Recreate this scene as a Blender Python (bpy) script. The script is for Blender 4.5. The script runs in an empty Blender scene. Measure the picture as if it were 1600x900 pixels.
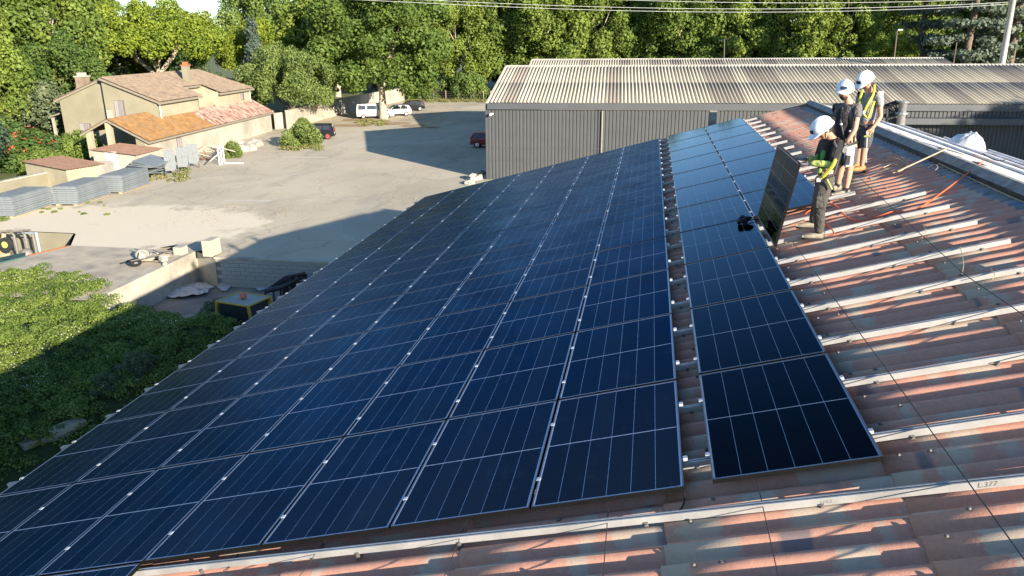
import bpy, bmesh, math, random
import numpy as np
from mathutils import Vector, Matrix, geometry, noise as mnoise
R_ = math.radians
random.seed(7)
S = bpy.context.scene
COL = S.collection
# ------------------------------------------------------------------ camera, world, sun, exposure
cam = bpy.data.cameras.new('camera'); cam.sensor_width = 36; cam.lens = 1192.1/1600*36
cam.clip_start = 0.05; cam.clip_end = 3000
CAMO = bpy.data.objects.new('camera', cam); COL.objects.link(CAMO)
RW3 = np.array([[0.98513243, 0.17164591, -0.00719581], [0.04649634, -0.30671203, -0.95066599], [-0.16538497, 0.93619731, -0.31013287]])
CW = np.array([-0.38447593, -4.85059118, 3.03116702]); FPX = 1192.105
CAMO.matrix_world = Matrix(((RW3[0][0], -RW3[1][0], -RW3[2][0], CW[0]), (RW3[0][1], -RW3[1][1], -RW3[2][1], CW[1]),
                            (RW3[0][2], -RW3[1][2], -RW3[2][2], CW[2]), (0, 0, 0, 1)))
S.camera = CAMO
SUN_EL = 15.9; SUN_AZ = 133.1
SD = Vector((math.sin(R_(SUN_AZ))*math.cos(R_(SUN_EL)), math.cos(R_(SUN_AZ))*math.cos(R_(SUN_EL)), math.sin(R_(SUN_EL))))
W = bpy.data.worlds.new('World'); S.world = W; W.use_nodes = True
_n = W.node_tree; _s = _n.nodes.new('ShaderNodeTexSky'); _s.sky_type = 'NISHITA'; _s.sun_disc = False
_s.sun_elevation = R_(SUN_EL); _s.sun_rotation = R_(SUN_AZ); _s.air_density = 1.0; _s.dust_density = 0.15; _s.ozone_density = 4.0
_n.links.new(_s.outputs[0], _n.nodes['Background'].inputs[0]); _n.nodes['Background'].inputs[1].default_value = 0.10
_l = bpy.data.lights.new('sun', 'SUN'); _l.energy = 5.0; _l.angle = R_(0.5); _l.color = (1.0, 0.89, 0.74)
_o = bpy.data.objects.new('sun', _l); COL.objects.link(_o); _o.rotation_euler = SD.to_track_quat('Z', 'Y').to_euler(); _o.location = SD*60
S.view_settings.view_transform = 'Standard'; S.view_settings.look = 'None'; S.view_settings.exposure = 1.45

# ------------------------------------------------------------------ helpers
ORD = ['first', 'second', 'third', 'fourth', 'fifth', 'sixth', 'seventh', 'eighth', 'ninth', 'tenth', 'eleventh', 'twelfth', 'thirteenth',
       'fourteenth', 'fifteenth', 'sixteenth', 'seventeenth', 'eighteenth', 'nineteenth', 'twentieth', 'twenty-first', 'twenty-second', 'twenty-third', 'twenty-fourth']
ORG = {}
def tag(o, label=None, cat=None, group=None, kind=None):
    if label: o['label'] = label
    if cat: o['category'] = cat
    if group: o['group'] = group
    if kind: o['kind'] = kind
    return o
def thing(name, label, cat, loc=(0, 0, 0), rot=(0, 0, 0), group=None):
    o = bpy.data.objects.new(name, None); COL.objects.link(o); o.empty_display_size = .3
    o.location = loc; o.rotation_euler = rot; ORG[o.name] = Vector(loc)
    return tag(o, label, cat, group)
def link(name, me, parent=None, loc=(0, 0, 0), rot=(0, 0, 0)):
    o = bpy.data.objects.new(name, me); COL.objects.link(o); o.parent = parent; o.location = loc; o.rotation_euler = rot
    return o
class MB:
    def __init__(s): s.v = []; s.f = []; s.m = []
    def add(s, vs, fs, mi=0):
        b = len(s.v); s.v += [tuple(p) for p in vs]; s.f += [tuple(i+b for i in f) for f in fs]; s.m += [mi]*len(fs); return s
    def bx(s, x0, x1, y0, y1, z0, z1, mi=0, M=None):
        vs = [Vector(p) for p in ((x0,y0,z0),(x1,y0,z0),(x1,y1,z0),(x0,y1,z0),(x0,y0,z1),(x1,y0,z1),(x1,y1,z1),(x0,y1,z1))]
        if M is not None: vs = [M @ p for p in vs]
        return s.add(vs, [(0,3,2,1),(4,5,6,7),(0,1,5,4),(1,2,6,5),(2,3,7,6),(3,0,4,7)], mi)
    def cb(s, c, d, mi=0, M=None):
        M2 = Matrix.Translation(Vector(c)) @ (M.to_4x4() if M is not None else Matrix.Identity(4))
        return s.bx(-d[0]/2, d[0]/2, -d[1]/2, d[1]/2, -d[2]/2, d[2]/2, mi, M2)
    def prism(s, poly, vec, mi=0, cap=True):
        n = len(poly); vec = Vector(vec); a = [Vector(p) for p in poly]; b = [p+vec for p in a]
        fs = [(i, (i+1) % n, n+(i+1) % n, n+i) for i in range(n)]
        if cap: fs += [tuple(range(n-1, -1, -1)), tuple(range(n, 2*n))]
        return s.add(a+b, fs, mi)
    def tube(s, pts, r, n=8, mi=0, cap=True):
        pts = [Vector(p) for p in pts]; rs = [r[min(len(r)-1, int(i*len(r)/len(pts)))] for i in range(len(pts))] if isinstance(r, (list, tuple)) else [r]*len(pts); vs = []; up = None
        for i, p in enumerate(pts):
            t = (pts[min(i+1, len(pts)-1)]-pts[max(i-1, 0)]).normalized()
            if up is None: up = Vector((0, 0, 1)) if abs(t.z) < .9 else Vector((1, 0, 0))
            a = t.cross(up).normalized(); b = a.cross(t).normalized(); up = b
            vs += [p+(a*math.cos(k*2*math.pi/n)+b*math.sin(k*2*math.pi/n))*rs[i] for k in range(n)]
        fs = [(i*n+k, i*n+(k+1) % n, (i+1)*n+(k+1) % n, (i+1)*n+k) for i in range(len(pts)-1) for k in range(n)]
        if cap: fs += [tuple(range(n)), tuple(range((len(pts)-1)*n+n-1, (len(pts)-1)*n-1, -1))]
        return s.add(vs, fs, mi)
    def grid(s, fn, nu, nv, mi=0):
        vs = [fn(i/nu, j/nv) for j in range(nv+1) for i in range(nu+1)]
        return s.add(vs, [(j*(nu+1)+i, j*(nu+1)+i+1, (j+1)*(nu+1)+i+1, (j+1)*(nu+1)+i) for j in range(nv) for i in range(nu)], mi)
    def ball(s, c, r, nu=12, nv=8, mi=0, M=None):
        c = Vector(c); r = r if isinstance(r, (list, tuple)) else (r, r, r)
        def fn(u, v):
            p = Vector((r[0]*math.cos(u*2*math.pi)*math.sin(v*math.pi), r[1]*math.sin(u*2*math.pi)*math.sin(v*math.pi), -r[2]*math.cos(v*math.pi)))
            return c+((M @ p) if M is not None else p)
        return s.grid(fn, nu, nv, mi)
    def mesh(s, name, mats, smooth=False, off=None):
        me = bpy.data.meshes.new(name)
        vs = s.v if off is None else [(p[0]-off[0], p[1]-off[1], p[2]-off[2]) for p in s.v]
        me.from_pydata(vs, [], s.f)
        for m in (mats if isinstance(mats, (list, tuple)) else [mats]): me.materials.append(m)
        if any(s.m): me.polygons.foreach_set('material_index', s.m)
        if smooth: me.polygons.foreach_set('use_smooth', [True]*len(s.f))
        me.update(); return me
    def build(s, name, mats, parent=None, smooth=False, local=False, bevel=0):
        off = None if (parent is None or local) else ORG[parent.name]
        o = link(name, s.mesh(name, mats, smooth, off), parent)
        if parent is not None: ORG[o.name] = ORG.get(parent.name, Vector((0, 0, 0)))
        if bevel:
            b = o.modifiers.new('bevel', 'BEVEL'); b.width = bevel; b.segments = 2; b.limit_method = 'ANGLE'; b.angle_limit = R_(40)
        return o
def copy_tree(o, parent=None):
    c = o.copy(); COL.objects.link(c); c.parent = parent
    for ch in o.children: copy_tree(ch, c)
    return c
# photo pixel -> point on a height / on a vertical plane: used to read positions off the photograph
def ray(x, y): return RW3.T @ np.array([(x-800)/FPX, (y-450)/FPX, 1])
def gp(x, y, z=-7.0):
    d = ray(x, y); return Vector(CW+d*(z-CW[2])/d[2])
def at(x, y, base, depth=0.0):
    b = np.array(base); n = b-CW; n[2] = 0; n /= np.linalg.norm(n)
    d = ray(x, y); t = (np.dot(b-CW, n)+depth)/np.dot(d, n); return Vector(CW+d*t)
SL = R_(15); CS, SN = math.cos(SL), math.sin(SL)
def RP(v, u, h=0.0): return Vector((v*CS-h*SN, u, v*SN+h*CS))      # roof frame -> world
RMAT = Matrix(((CS, 0, -SN), (0, 1, 0), (SN, 0, CS)))

# ------------------------------------------------------------------ materials
class NT:
    def __init__(s, name):
        s.m = bpy.data.materials.new(name); s.m.use_nodes = True; s.t = s.m.node_tree; s.b = s.t.nodes['Principled BSDF']
    def n(s, ty, **k):
        o = s.t.nodes.new('ShaderNode'+ty)
        for a, b in k.items():
            if a in ('operation', 'blend_type', 'data_type', 'noise_dimensions', 'feature', 'interpolation', 'wave_type', 'bands_direction', 'distance'): setattr(o, a, b)
            else: o.inputs[a.replace('_', ' ')].default_value = b
        return o
    def l(s, a, b): s.t.links.new(a, b)
    def coord(s, kind='Object'): return s.n('TexCoord').outputs[kind]
    def geo(s): return s.n('NewGeometry')
    def noise(s, vec, scale, detail=4, rough=.55, dist=0):
        o = s.n('TexNoise', Scale=scale, Detail=detail, Roughness=rough, Distortion=dist)
        if vec is not None: s.l(vec, o.inputs['Vector'])
        return o.outputs['Fac']
    def vmul(s, vec, sc, add=None):
        o = s.n('Mapping'); s.l(vec, o.inputs['Vector']); o.inputs['Scale'].default_value = sc
        if add is not None: o.inputs['Location'].default_value = add
        return o.outputs[0]
    def ramp(s, fac, stops, interp='LINEAR'):
        o = s.n('ValToRGB'); o.color_ramp.interpolation = interp; el = o.color_ramp.elements
        while len(el) < len(stops): el.new(.5)
        for e, (p, c) in zip(el, stops): e.position = p; e.color = (c[0], c[1], c[2], 1) if isinstance(c, (tuple, list)) else (c, c, c, 1)
        s.l(fac, o.inputs[0]); return o.outputs[0]
    def mix(s, fac, a, b, bt='MIX'):
        o = s.n('Mix', data_type='RGBA', blend_type=bt)
        for v, i in ((fac, 0), (a, 6), (b, 7)):
            if hasattr(v, 'is_linked') or hasattr(v, 'links'): s.l(v, o.inputs[i])
            elif i == 0: o.inputs[0].default_value = v
            else: o.inputs[i].default_value = (v[0], v[1], v[2], 1)
        return o.outputs[2]
    def math(s, op, a, b=0.0):
        o = s.n('Math', operation=op)
        for i, v in enumerate((a, b)):
            if hasattr(v, 'links'): s.l(v, o.inputs[i])
            else: o.inputs[i].default_value = v
        return o.outputs[0]
    def bump(s, h, strength=.3, dist=.02):
        o = s.n('Bump', Strength=strength, Distance=dist); s.l(h, o.inputs['Height']); s.l(o.outputs[0], s.b.inputs['Normal'])
    def base(s, c):
        if hasattr(c, 'links'): s.l(c, s.b.inputs['Base Color'])
        else: s.b.inputs['Base Color'].default_value = (c[0], c[1], c[2], 1)
    def p(s, rough=.7, metal=0, spec=.5, coat=0):
        s.b.inputs['Roughness'].default_value = rough; s.b.inputs['Metallic'].default_value = metal
        s.b.inputs['Specular IOR Level'].default_value = spec; s.b.inputs['Coat Weight'].default_value = coat; return s.m
def mat(name, col, rough=.7, metal=0, var=.15, scale=6, bump=.15, spec=.5, dirt=None, bdist=.01, coord='Object'):
    t = NT(name); c = t.coord(coord); n1 = t.noise(c, scale, 5)
    lo = tuple(x*(1-var) for x in col); hi = tuple(min(1, x*(1+var)) for x in col)
    col2 = t.ramp(n1, [(.3, lo), (.7, hi)])
    if dirt is not None:
        n2 = t.noise(c, scale*.35, 6, .65); col2 = t.mix(t.ramp(n2, [(.48, 0), (.68, .8)]), col2, dirt)
    t.base(col2)
    if bump: t.bump(t.noise(c, scale*5, 3), bump, bdist)
    return t.p(rough, metal, spec)
def leafmat(name, a, b, c, trans=.25, sc=.6):
    t = NT(name); g = t.geo(); r = g.outputs['Random Per Island']; co = t.coord('Object')
    n = t.noise(co, sc, 3)
    col = t.mix(t.ramp(r, [(0, 0), (1, 1)]), a, b); col = t.mix(t.ramp(n, [(.42, 0), (.62, .75)]), col, c)
    oi = t.n('ObjectInfo'); col = t.mix(t.ramp(oi.outputs['Random'], [(0, .0), (.5, .25), (1, .8)]), col, (a[0]*.42, a[1]*.55, a[2]*.7))
    t.base(col); m = t.p(.6, 0, .25)
    tr = t.n('BsdfTranslucent'); t.l(col, tr.inputs[0]); mx = t.n('MixShader'); mx.inputs[0].default_value = trans
    t.l(t.b.outputs[0], mx.inputs[1]); t.l(tr.outputs[0], mx.inputs[2]); t.l(mx.outputs[0], t.t.nodes['Material Output'].inputs[0])
    return m
M = {}
# roof sheets: printed patches of salmon, beige and slate along each wave
def sheetmat(name, dark):
    t = NT(name); oi = t.n('ObjectInfo'); sep = t.n('SeparateXYZ'); t.l(t.coord('Object'), sep.inputs[0])
    wave = t.math('FLOOR', t.math('ADD', t.math('DIVIDE', sep.outputs[1], .22875), .5))
    cx = t.n('CombineXYZ'); t.l(t.math('MULTIPLY', sep.outputs[0], 2.6), cx.inputs[0]); t.l(t.math('ADD', t.math('MULTIPLY', wave, 3.7), t.math('MULTIPLY', sep.outputs[1], .6)), cx.inputs[1])
    t.l(t.math('MULTIPLY', oi.outputs['Random'], 60), cx.inputs[2])
    fuzz = t.noise(t.coord('Object'), 30, 3); cv = t.n('VectorMath', operation='ADD'); t.l(cx.outputs[0], cv.inputs[0])
    fv = t.n('CombineXYZ'); t.l(t.math('MULTIPLY', fuzz, .5), fv.inputs[0]); t.l(fv.outputs[0], cv.inputs[1])
    n1 = t.noise(cv.outputs[0], 1.0, 1)
    red = t.mix(fuzz, (.43, .195, .135), (.58, .31, .21))
    c = t.mix(t.ramp(n1, [(.545, 0), (.60, .85)]), red, (.44, .365, .27))
    cv2 = t.n('VectorMath', operation='ADD'); t.l(cx.outputs[0], cv2.inputs[0]); cv2.inputs[1].default_value = (31, 17, 9)
    n2 = t.noise(cv2.outputs[0], .8, 1); c = t.mix(t.ramp(n2, [(.70, 0), (.73, .75)]), c, (.12, .125, .135))
    n3 = t.noise(t.coord('Object'), 7, 6, .7); c = t.mix(t.ramp(n3, [(.5, 0), (.8, .35)]), c, (.26, .19, .155))
    n4 = t.noise(t.coord('Object'), 55, 4, .7); c = t.mix(t.ramp(n4, [(.56, 0), (.70, .3)]), c, (.16, .11, .09))
    if dark: c = t.mix(.5, c, (.12, .09, .085))
    t.base(c); t.bump(t.noise(t.coord('Object'), 90, 4), .35, .004); return t.p(.75, 0, .3)
M['sheet'] = sheetmat('painted_fibre_cement', False)
M['greysheet'] = mat('grey_fibre_cement', (.30, .30, .30), .8, var=.3, scale=5, dirt=(.30, .27, .2))
def cellmat(name, colr, rough, coat, stripe, spec, metal=0, edge=(1, 1, 1)):
    t = NT(name); co = t.coord('Object'); sep = t.n('SeparateXYZ'); t.l(co, sep.inputs[0])
    w = t.math('FRACT', t.math('MULTIPLY', sep.outputs[0], 62.0)); ln = t.math('LESS_THAN', w, .14)
    w2 = t.math('FRACT', t.math('MULTIPLY', sep.outputs[1], 10.7)); ln2 = t.math('LESS_THAN', w2, .03)
    oi = t.n('ObjectInfo'); g = t.geo(); wn = t.noise(g.outputs['Position'], 1.3, 5, .6)
    c = t.mix(t.math('MULTIPLY', t.math('MAXIMUM', ln, ln2), stripe), colr, tuple(x*3+.02 for x in colr))
    c = t.mix(t.math('MULTIPLY', oi.outputs['Random'], .45), c, tuple(x*1.7 for x in colr))
    dust = t.noise(t.vmul(g.outputs['Position'], (3, 1.2, 3)), 2.2, 7, .72)
    c = t.mix(t.ramp(dust, [(.55, 0), (.8, .05 if rough > .2 else .008)]), c, (.35, .38, .42))
    t.base(c); t.l(t.ramp(wn, [(.3, rough*.8), (.7, rough*1.25)]), t.b.inputs['Roughness'])
    t.b.inputs['Specular IOR Level'].default_value = spec; t.b.inputs['Coat Weight'].default_value = coat; t.b.inputs['Coat Roughness'].default_value = .03
    t.b.inputs['Metallic'].default_value = metal; t.b.inputs['Specular Tint'].default_value = (*edge, 1)
    return t.m
M['cell_blue'] = cellmat('solar_cell_blue', (.031, .032, .034), .26, .0, .12, .14, 1.0, (.37, .45, .58))
M['cell_black'] = cellmat('solar_cell_black', (.0050, .0038, .0034), .08, .0, .12, .05, 1.0, (.55, .64, .74))
M['backsheet'] = mat('solar_backsheet', (.42, .47, .58), .5, var=.05)
M['backsheet2'] = mat('solar_backsheet_grey', (.22, .25, .30), .3, var=.05)
M['frame_top'] = mat('frame_lip', (.13, .15, .19), .4, .3, var=.1)  # top of the black frame, sky reflection painted in as a lighter tone
M['frame'] = mat('black_frame', (.006, .006, .006), .6, 0, var=.2, spec=.1)
M['alu'] = mat('mill_aluminium', (.44, .43, .41), .38, .4, var=.14, scale=4, dirt=(.30, .29, .27))
M['alu2'] = mat('clamp_aluminium', (.6, .61, .63), .35, .4, var=.05)
M['steel'] = mat('bolt_steel', (.15, .14, .125), .6, .4)
M['whitesheet'] = mat('white_roof_paint', (.78, .75, .70), .6, var=.10, scale=4, dirt=(.58, .40, .30))
M['capgrey'] = mat('ridge_cap_grey', (.25, .235, .205), .8, var=.3, scale=7, dirt=(.10, .095, .085))
M['capshade'] = mat('ridge_cap_shade', (.075, .065, .055), .9, var=.3, scale=6)  # upright near face of the ridge cap, its shade painted into the colour
M['concrete'] = mat('concrete', (.40, .36, .28), .9, var=.15, scale=1.5, dirt=(.22, .2, .16))
M['slab'] = mat('slab_concrete', (.42, .36, .265), .9, var=.15, scale=1.2, dirt=(.18, .165, .14))
M['block'] = mat('concrete_block', (.34, .325, .28), .9, var=.15, scale=2.5, dirt=(.24, .23, .2))
M['mortar'] = mat('mortar', (.20, .19, .17), .95)
M['render'] = mat('cream_render', (.34, .30, .205), .9, var=.12, scale=.8, dirt=(.22, .19, .125))
M['gable'] = mat('stained_cream_render', (.22, .20, .135), .9, var=.15, scale=.6, dirt=(.24, .215, .15))
M['whiterender'] = mat('white_render', (.37, .335, .265), .9, var=.12, scale=.7, dirt=(.22, .20, .16))
M['trim'] = mat('cream_trim', (.22, .19, .14), .8)
M['rooftan'] = mat('weathered_tile', (.25, .185, .125), .9, var=.3, scale=3, dirt=(.16, .12, .09))
M['rooforange'] = mat('lichen_tile', (.24, .13, .045), .9, var=.35, scale=2.2, dirt=(.21, .13, .07))
M['roofpink'] = mat('shed_tile', (.27, .155, .10), .9, var=.25, scale=3, dirt=(.25, .16, .11))
def newtile():
    t = NT('mottled_red_tile'); v = t.n('TexVoronoi', Scale=1.0); t.l(t.vmul(t.coord('Object'), (2.6, 4.2, .5)), v.inputs['Vector'])
    sp = t.n('SeparateXYZ'); t.l(v.outputs['Color'], sp.inputs[0])
    t.base(t.ramp(sp.outputs[0], [(0, (.14, .05, .035)), (.35, (.25, .135, .10)), (.6, (.31, .21, .16)), (1, (.36, .285, .225))])); return t.p(.85)
M['roofnew'] = newtile()
M['hangar_wall'] = mat('grey_cladding', (.060, .064, .066), .6, .1, var=.08, scale=1)
M['hangar_dark'] = mat('dark_fascia', (.065, .07, .075), .55, .1, var=.08, scale=1)
def hsheet():
    t = NT('weathered_fibre_cement'); oi = t.n('ObjectInfo'); co = t.coord('Object')
    c = t.mix(t.noise(co, 2.0, 5, .7), (.44, .40, .30), (.34, .31, .25)); c = t.mix(1.0, c, oi.outputs['Color'], 'MULTIPLY')
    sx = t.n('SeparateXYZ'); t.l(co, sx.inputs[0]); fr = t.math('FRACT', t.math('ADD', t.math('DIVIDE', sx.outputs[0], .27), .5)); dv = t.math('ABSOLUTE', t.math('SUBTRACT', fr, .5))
    c = t.mix(t.ramp(dv, [(.0, 0), (.26, 0), (.40, .85), (.5, .9)]), (.09, .08, .07), c) if 0 else t.mix(t.ramp(dv, [(.22, 0), (.36, .9)]), c, (.07, .065, .055))  # dark valley stripes: shade between the waves painted in, along with dirt
    n = t.noise(t.vmul(co, (6, .5, 1)), 1.5, 5); c = t.mix(t.ramp(n, [(.5, 0), (.75, .4)]), c, (.19, .175, .16)); t.base(c); return t.p(.85)
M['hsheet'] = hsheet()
M['black'] = mat('black_plastic', (.015, .015, .016), .5, var=.2)
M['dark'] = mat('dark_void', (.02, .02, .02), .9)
M['glass'] = mat('dark_glass', (.03, .035, .04), .08, 0, var=.1, bump=0, spec=.8)
M['white'] = mat('white_paint', (.58, .57, .55), .35, var=.03, scale=1)
M['whitehelmet'] = mat('white_helmet', (.80, .82, .84), .25, var=.02, bump=0)
M['red'] = mat('red_paint', (.22, .015, .02), .3, var=.05)
M['carblack'] = mat('black_paint', (.012, .012, .014), .2, var=.1, bump=0)
M['silver'] = mat('silver_rim', (.55, .55, .56), .3, .7)
M['redrim'] = mat('red_rim', (.5, .05, .05), .4)
M['rubber'] = mat('tyre_rubber', (.02, .02, .02), .85)
M['galv'] = mat('galvanised_panel', (.20, .225, .235), .55, .3, var=.15, scale=3, dirt=(.24, .26, .27))
M['rust'] = mat('rusty_steel', (.24, .09, .04), .85, var=.3)
M['ochre'] = mat('old_machine_paint', (.45, .27, .14), .7, var=.25, scale=5, dirt=(.5, .42, .3))
M['yellow'] = mat('yellow_paint', (.36, .24, .03), .5, var=.15)
M['galv2'] = mat('pale_galvanised_board', (.15, .165, .17), .6, .2, var=.12)
M['pipe'] = mat('grey_pipe', (.19, .175, .145), .6, .2, var=.15)
M['green'] = mat('dark_green_sheet', (.03, .09, .075), .6)
M['bluepaint'] = mat('pale_blue_paint', (.35, .45, .55), .5)
M['wood'] = mat('pale_wood', (.34, .27, .18), .8, var=.2, scale=9)
M['plaster'] = mat('white_plaster', (.36, .33, .27), .85, var=.08)
M['tarp'] = mat('grey_tarpaulin', (.42, .42, .42), .6, var=.15, scale=2)
M['orange'] = mat('orange_rope', (.75, .12, .03), .7)
M['pinkrag'] = mat('faded_red_board', (.55, .16, .1), .8)
M['wire'] = mat('wire_black', (.02, .02, .02), .6)
M['ink'] = mat('pencil_mark', (.12, .11, .10), .8)
M['cable'] = mat('power_line', (.62, .62, .6), .5)
M['yellowstrap'] = mat('yellow_strap', (.50, .48, .05), .6, var=.1)
M['fadedstrap'] = mat('faded_strap', (.33, .31, .14), .8)
M['skin'] = mat('skin', (.50, .26, .16), .55, var=.06, scale=12, bump=.05)
M['hair'] = mat('dark_hair', (.03, .018, .012), .8)
M['shirt_grey'] = mat('grey_cotton', (.24, .24, .25), .9, var=.1, scale=3, bump=1.0, bdist=.05)
M['shirt_dark'] = mat('charcoal_cotton', (.13, .115, .11), .9, var=.15, scale=3, bump=1.0, bdist=.05)
M['cloth_black'] = mat('black_fabric', (.012, .012, .013), .85, var=.25, scale=3, bump=1.0, bdist=.05)
M['trouser'] = mat('grey_brown_canvas', (.068, .062, .054), .9, var=.3, scale=3, bump=1.0, bdist=.05)
M['short'] = mat('dark_canvas', (.06, .06, .065), .9, var=.2, scale=12)
M['shoe'] = mat('beige_suede', (.27, .24, .18), .85, var=.25, scale=20)
M['hivis'] = mat('hi_vis_yellow', (.42, .48, .12), .7, var=.08, scale=3, bump=1.0, bdist=.05)
M['higreen'] = mat('green_fabric', (.07, .26, .05), .75, var=.15, scale=16)
M['higreen2'] = mat('lime_fabric', (.28, .42, .09), .75, var=.15, scale=16)
M['glove'] = mat('grey_glove', (.18, .18, .17), .85, var=.2, scale=25)
M['gloveor'] = mat('orange_shoe', (.5, .22, .08), .8, var=.2, scale=25)
M['pocket'] = mat('cream_pocket', (.66, .62, .52), .85, var=.1, scale=20)
M['bark'] = mat('bark', (.14, .11, .08), .95, var=.3, scale=4)
M['palebark'] = mat('pale_bark', (.38, .32, .23), .9, var=.3, scale=3)
M['pole'] = mat('pole_concrete', (.42, .41, .38), .85)
M['paintline'] = mat('pale_scrape', (.52, .48, .41), .9)
M['dirt'] = mat('brown_leaf_litter', (.30, .20, .11), .95, var=.3, scale=3, dirt=(.36, .29, .18))
M['drygrass'] = leafmat('dry_grass', (.30, .25, .10), (.20, .20, .06), (.12, .16, .04), .2, 1.5)
M['leaf_plane'] = leafmat('plane_leaves', (.150, .215, .034), (.270, .330, .062), (.090, .145, .028), .34, .35)
M['leaf_dark'] = leafmat('dark_leaves', (.110, .170, .032), (.205, .265, .055), (.062, .110, .025), .25, .35)
M['leaf_pine'] = leafmat('pine_needles', (.190, .250, .022), (.290, .330, .035), (.110, .165, .02), .25, .5)
M['leaf_cedar'] = leafmat('cedar_needles', (.120, .150, .095), (.185, .210, .140), (.075, .10, .065), .15, .5)
M['leaf_ash'] = leafmat('ash_leaves', (.165, .225, .050), (.260, .310, .090), (.105, .155, .035), .3, .6)
M['leaf_olive'] = leafmat('olive_leaves', (.110, .150, .070), (.190, .210, .110), (.07, .11, .05), .25, .8)
M['leaf_plum'] = leafmat('plum_leaves', (.030, .022, .014), (.055, .035, .02), (.02, .015, .01), .1, .5)
M['leaf_vine'] = leafmat('vine_leaves', (.135, .195, .032), (.245, .305, .062), (.080, .135, .022), .3, .5)
M['flower_white'] = mat('white_blossom', (.55, .55, .42), .8)
M['flower_red'] = mat('red_blossom', (.62, .10, .045), .8)
def groundmat():
    t = NT('yard_asphalt'); g = t.geo().outputs['Position']
    n = t.noise(g, .12, 8, .65); c = t.ramp(n, [(.35, (.42, .36, .255)), (.6, (.53, .455, .325))])
    n2 = t.noise(t.vmul(g, (.5, .12, 1)), 1.1, 6, .6, .6); c = t.mix(t.ramp(n2, [(.52, 0), (.66, .45)]), c, (.30, .27, .21))
    n3 = t.noise(g, 9, 4, .7); c = t.mix(t.ramp(n3, [(.3, .3), (.6, 0)]), c, (.27, .24, .19))
    vr = t.n('TexVoronoi', feature='DISTANCE_TO_EDGE', Scale=.16); wv = t.n('VectorMath', operation='ADD'); t.l(g, wv.inputs[0]); nn = t.n('TexNoise', Scale=.5, Detail=5); t.l(g, nn.inputs['Vector']); sc = t.n('VectorMath', operation='SCALE'); sc.inputs['Scale'].default_value = 2.2; t.l(nn.outputs['Color'], sc.inputs[0]); t.l(sc.outputs[0], wv.inputs[1]); t.l(wv.outputs[0], vr.inputs['Vector'])
    c = t.mix(t.ramp(vr.outputs['Distance'], [(0, .55), (.012, 0)]), c, (.2, .18, .14))
    vp = t.n('TexVoronoi', Scale=.11); t.l(t.vmul(wv.outputs[0], (1, .45, 1)), vp.inputs['Vector']); sq = t.n('SeparateXYZ'); t.l(vp.outputs['Color'], sq.inputs[0]); c = t.mix(t.ramp(sq.outputs[0], [(.55, 0), (.9, .32)]), c, (.31, .285, .235)); c = t.mix(t.ramp(sq.outputs[1], [(.7, 0), (.95, .3)]), c, (.56, .50, .39))
    n5 = t.noise(t.vmul(g, (2.2, .25, 1)), .8, 7, .7, 1.2); c = t.mix(t.ramp(n5, [(.60, 0), (.70, .35)]), c, (.22, .2, .165))
    # pale cement dust spread in front of the panel stacks
    sp = t.n('SeparateXYZ'); t.l(g, sp.inputs[0])
    dx = t.math('DIVIDE', t.math('ADD', sp.outputs[0], 30.5), 9.5); dy = t.math('DIVIDE', t.math('SUBTRACT', sp.outputs[1], 33.0), 6.5)
    rr = t.math('ADD', t.math('MULTIPLY', dx, dx), t.math('MULTIPLY', dy, dy)); rr = t.math('ADD', rr, t.math('MULTIPLY', t.math('SUBTRACT', t.noise(g, .35, 6, .65), .5), 2.2))
    c = t.mix(t.ramp(rr, [(.75, .9), (1.1, 0)]), c, (.68, .59, .43))
    # far ground under the trees is bare soil and litter
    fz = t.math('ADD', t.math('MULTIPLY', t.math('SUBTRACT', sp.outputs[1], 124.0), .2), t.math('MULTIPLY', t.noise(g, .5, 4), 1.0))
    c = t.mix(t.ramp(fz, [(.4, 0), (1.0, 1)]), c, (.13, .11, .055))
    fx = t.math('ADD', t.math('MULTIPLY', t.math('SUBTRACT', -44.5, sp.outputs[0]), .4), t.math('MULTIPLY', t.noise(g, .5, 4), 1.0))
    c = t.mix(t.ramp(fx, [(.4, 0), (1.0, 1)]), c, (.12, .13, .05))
    t.base(c); t.bump(t.noise(g, 14, 5, .7), .25, .01); return t.p(.92, 0, .25)
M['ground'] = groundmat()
M['soil'] = mat('pit_soil', (.20, .18, .15), .95, var=.25, scale=1.2, dirt=(.3, .29, .26))
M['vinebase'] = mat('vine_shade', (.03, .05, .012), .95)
M['lane'] = mat('slab_pale', (.5, .45, .36), .9, var=.1, scale=1)

# ------------------------------------------------------------------ ground with the pit and the recess cut out
GZ = -7.0; PZ = -8.5
outer = [(-900, -300), (900, -300), (900, 1500), (-900, 1500)]
pit = [(-22.5, 28.9), (-20.9, 28.0), (-7.6, 28.0), (-7.6, -14), (-52, -14), (-52, 21.0), (-22.4, 21.2)]
rec = [(-39.5, 31.4), (-31.3, 31.3), (-29.7, 28.9), (-30.4, 26.9), (-33.5, 22.9), (-39.5, 22.9)]
def inside(p, poly):
    c = False
    for i in range(len(poly)):
        (x0, y0), (x1, y1) = poly[i-1], poly[i]
        if (y0 > p[1]) != (y1 > p[1]) and p[0] < (x1-x0)*(p[1]-y0)/(y1-y0)+x0: c = not c
    return c
def tess(polys, z):
    vs, es = [], []
    for q in polys:
        n0 = len(vs); vs += [Vector(p) for p in q]; es += [(n0+i, n0+(i+1) % len(q)) for i in range(len(q))]
    ov, _, of = geometry.delaunay_2d_cdt(vs, es, [], 0, 1e-5)[:3]; fs = []
    for t in of:
        a, b_, c = (ov[i] for i in t); m = (a+b_+c)/3
        if any(inside(m, h) for h in polys[1:]): continue
        fs.append(tuple(t) if (b_-a).cross(c-a) > 0 else tuple(reversed(t)))
    return MB().add([(p.x, p.y, z) for p in ov], fs)
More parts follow.
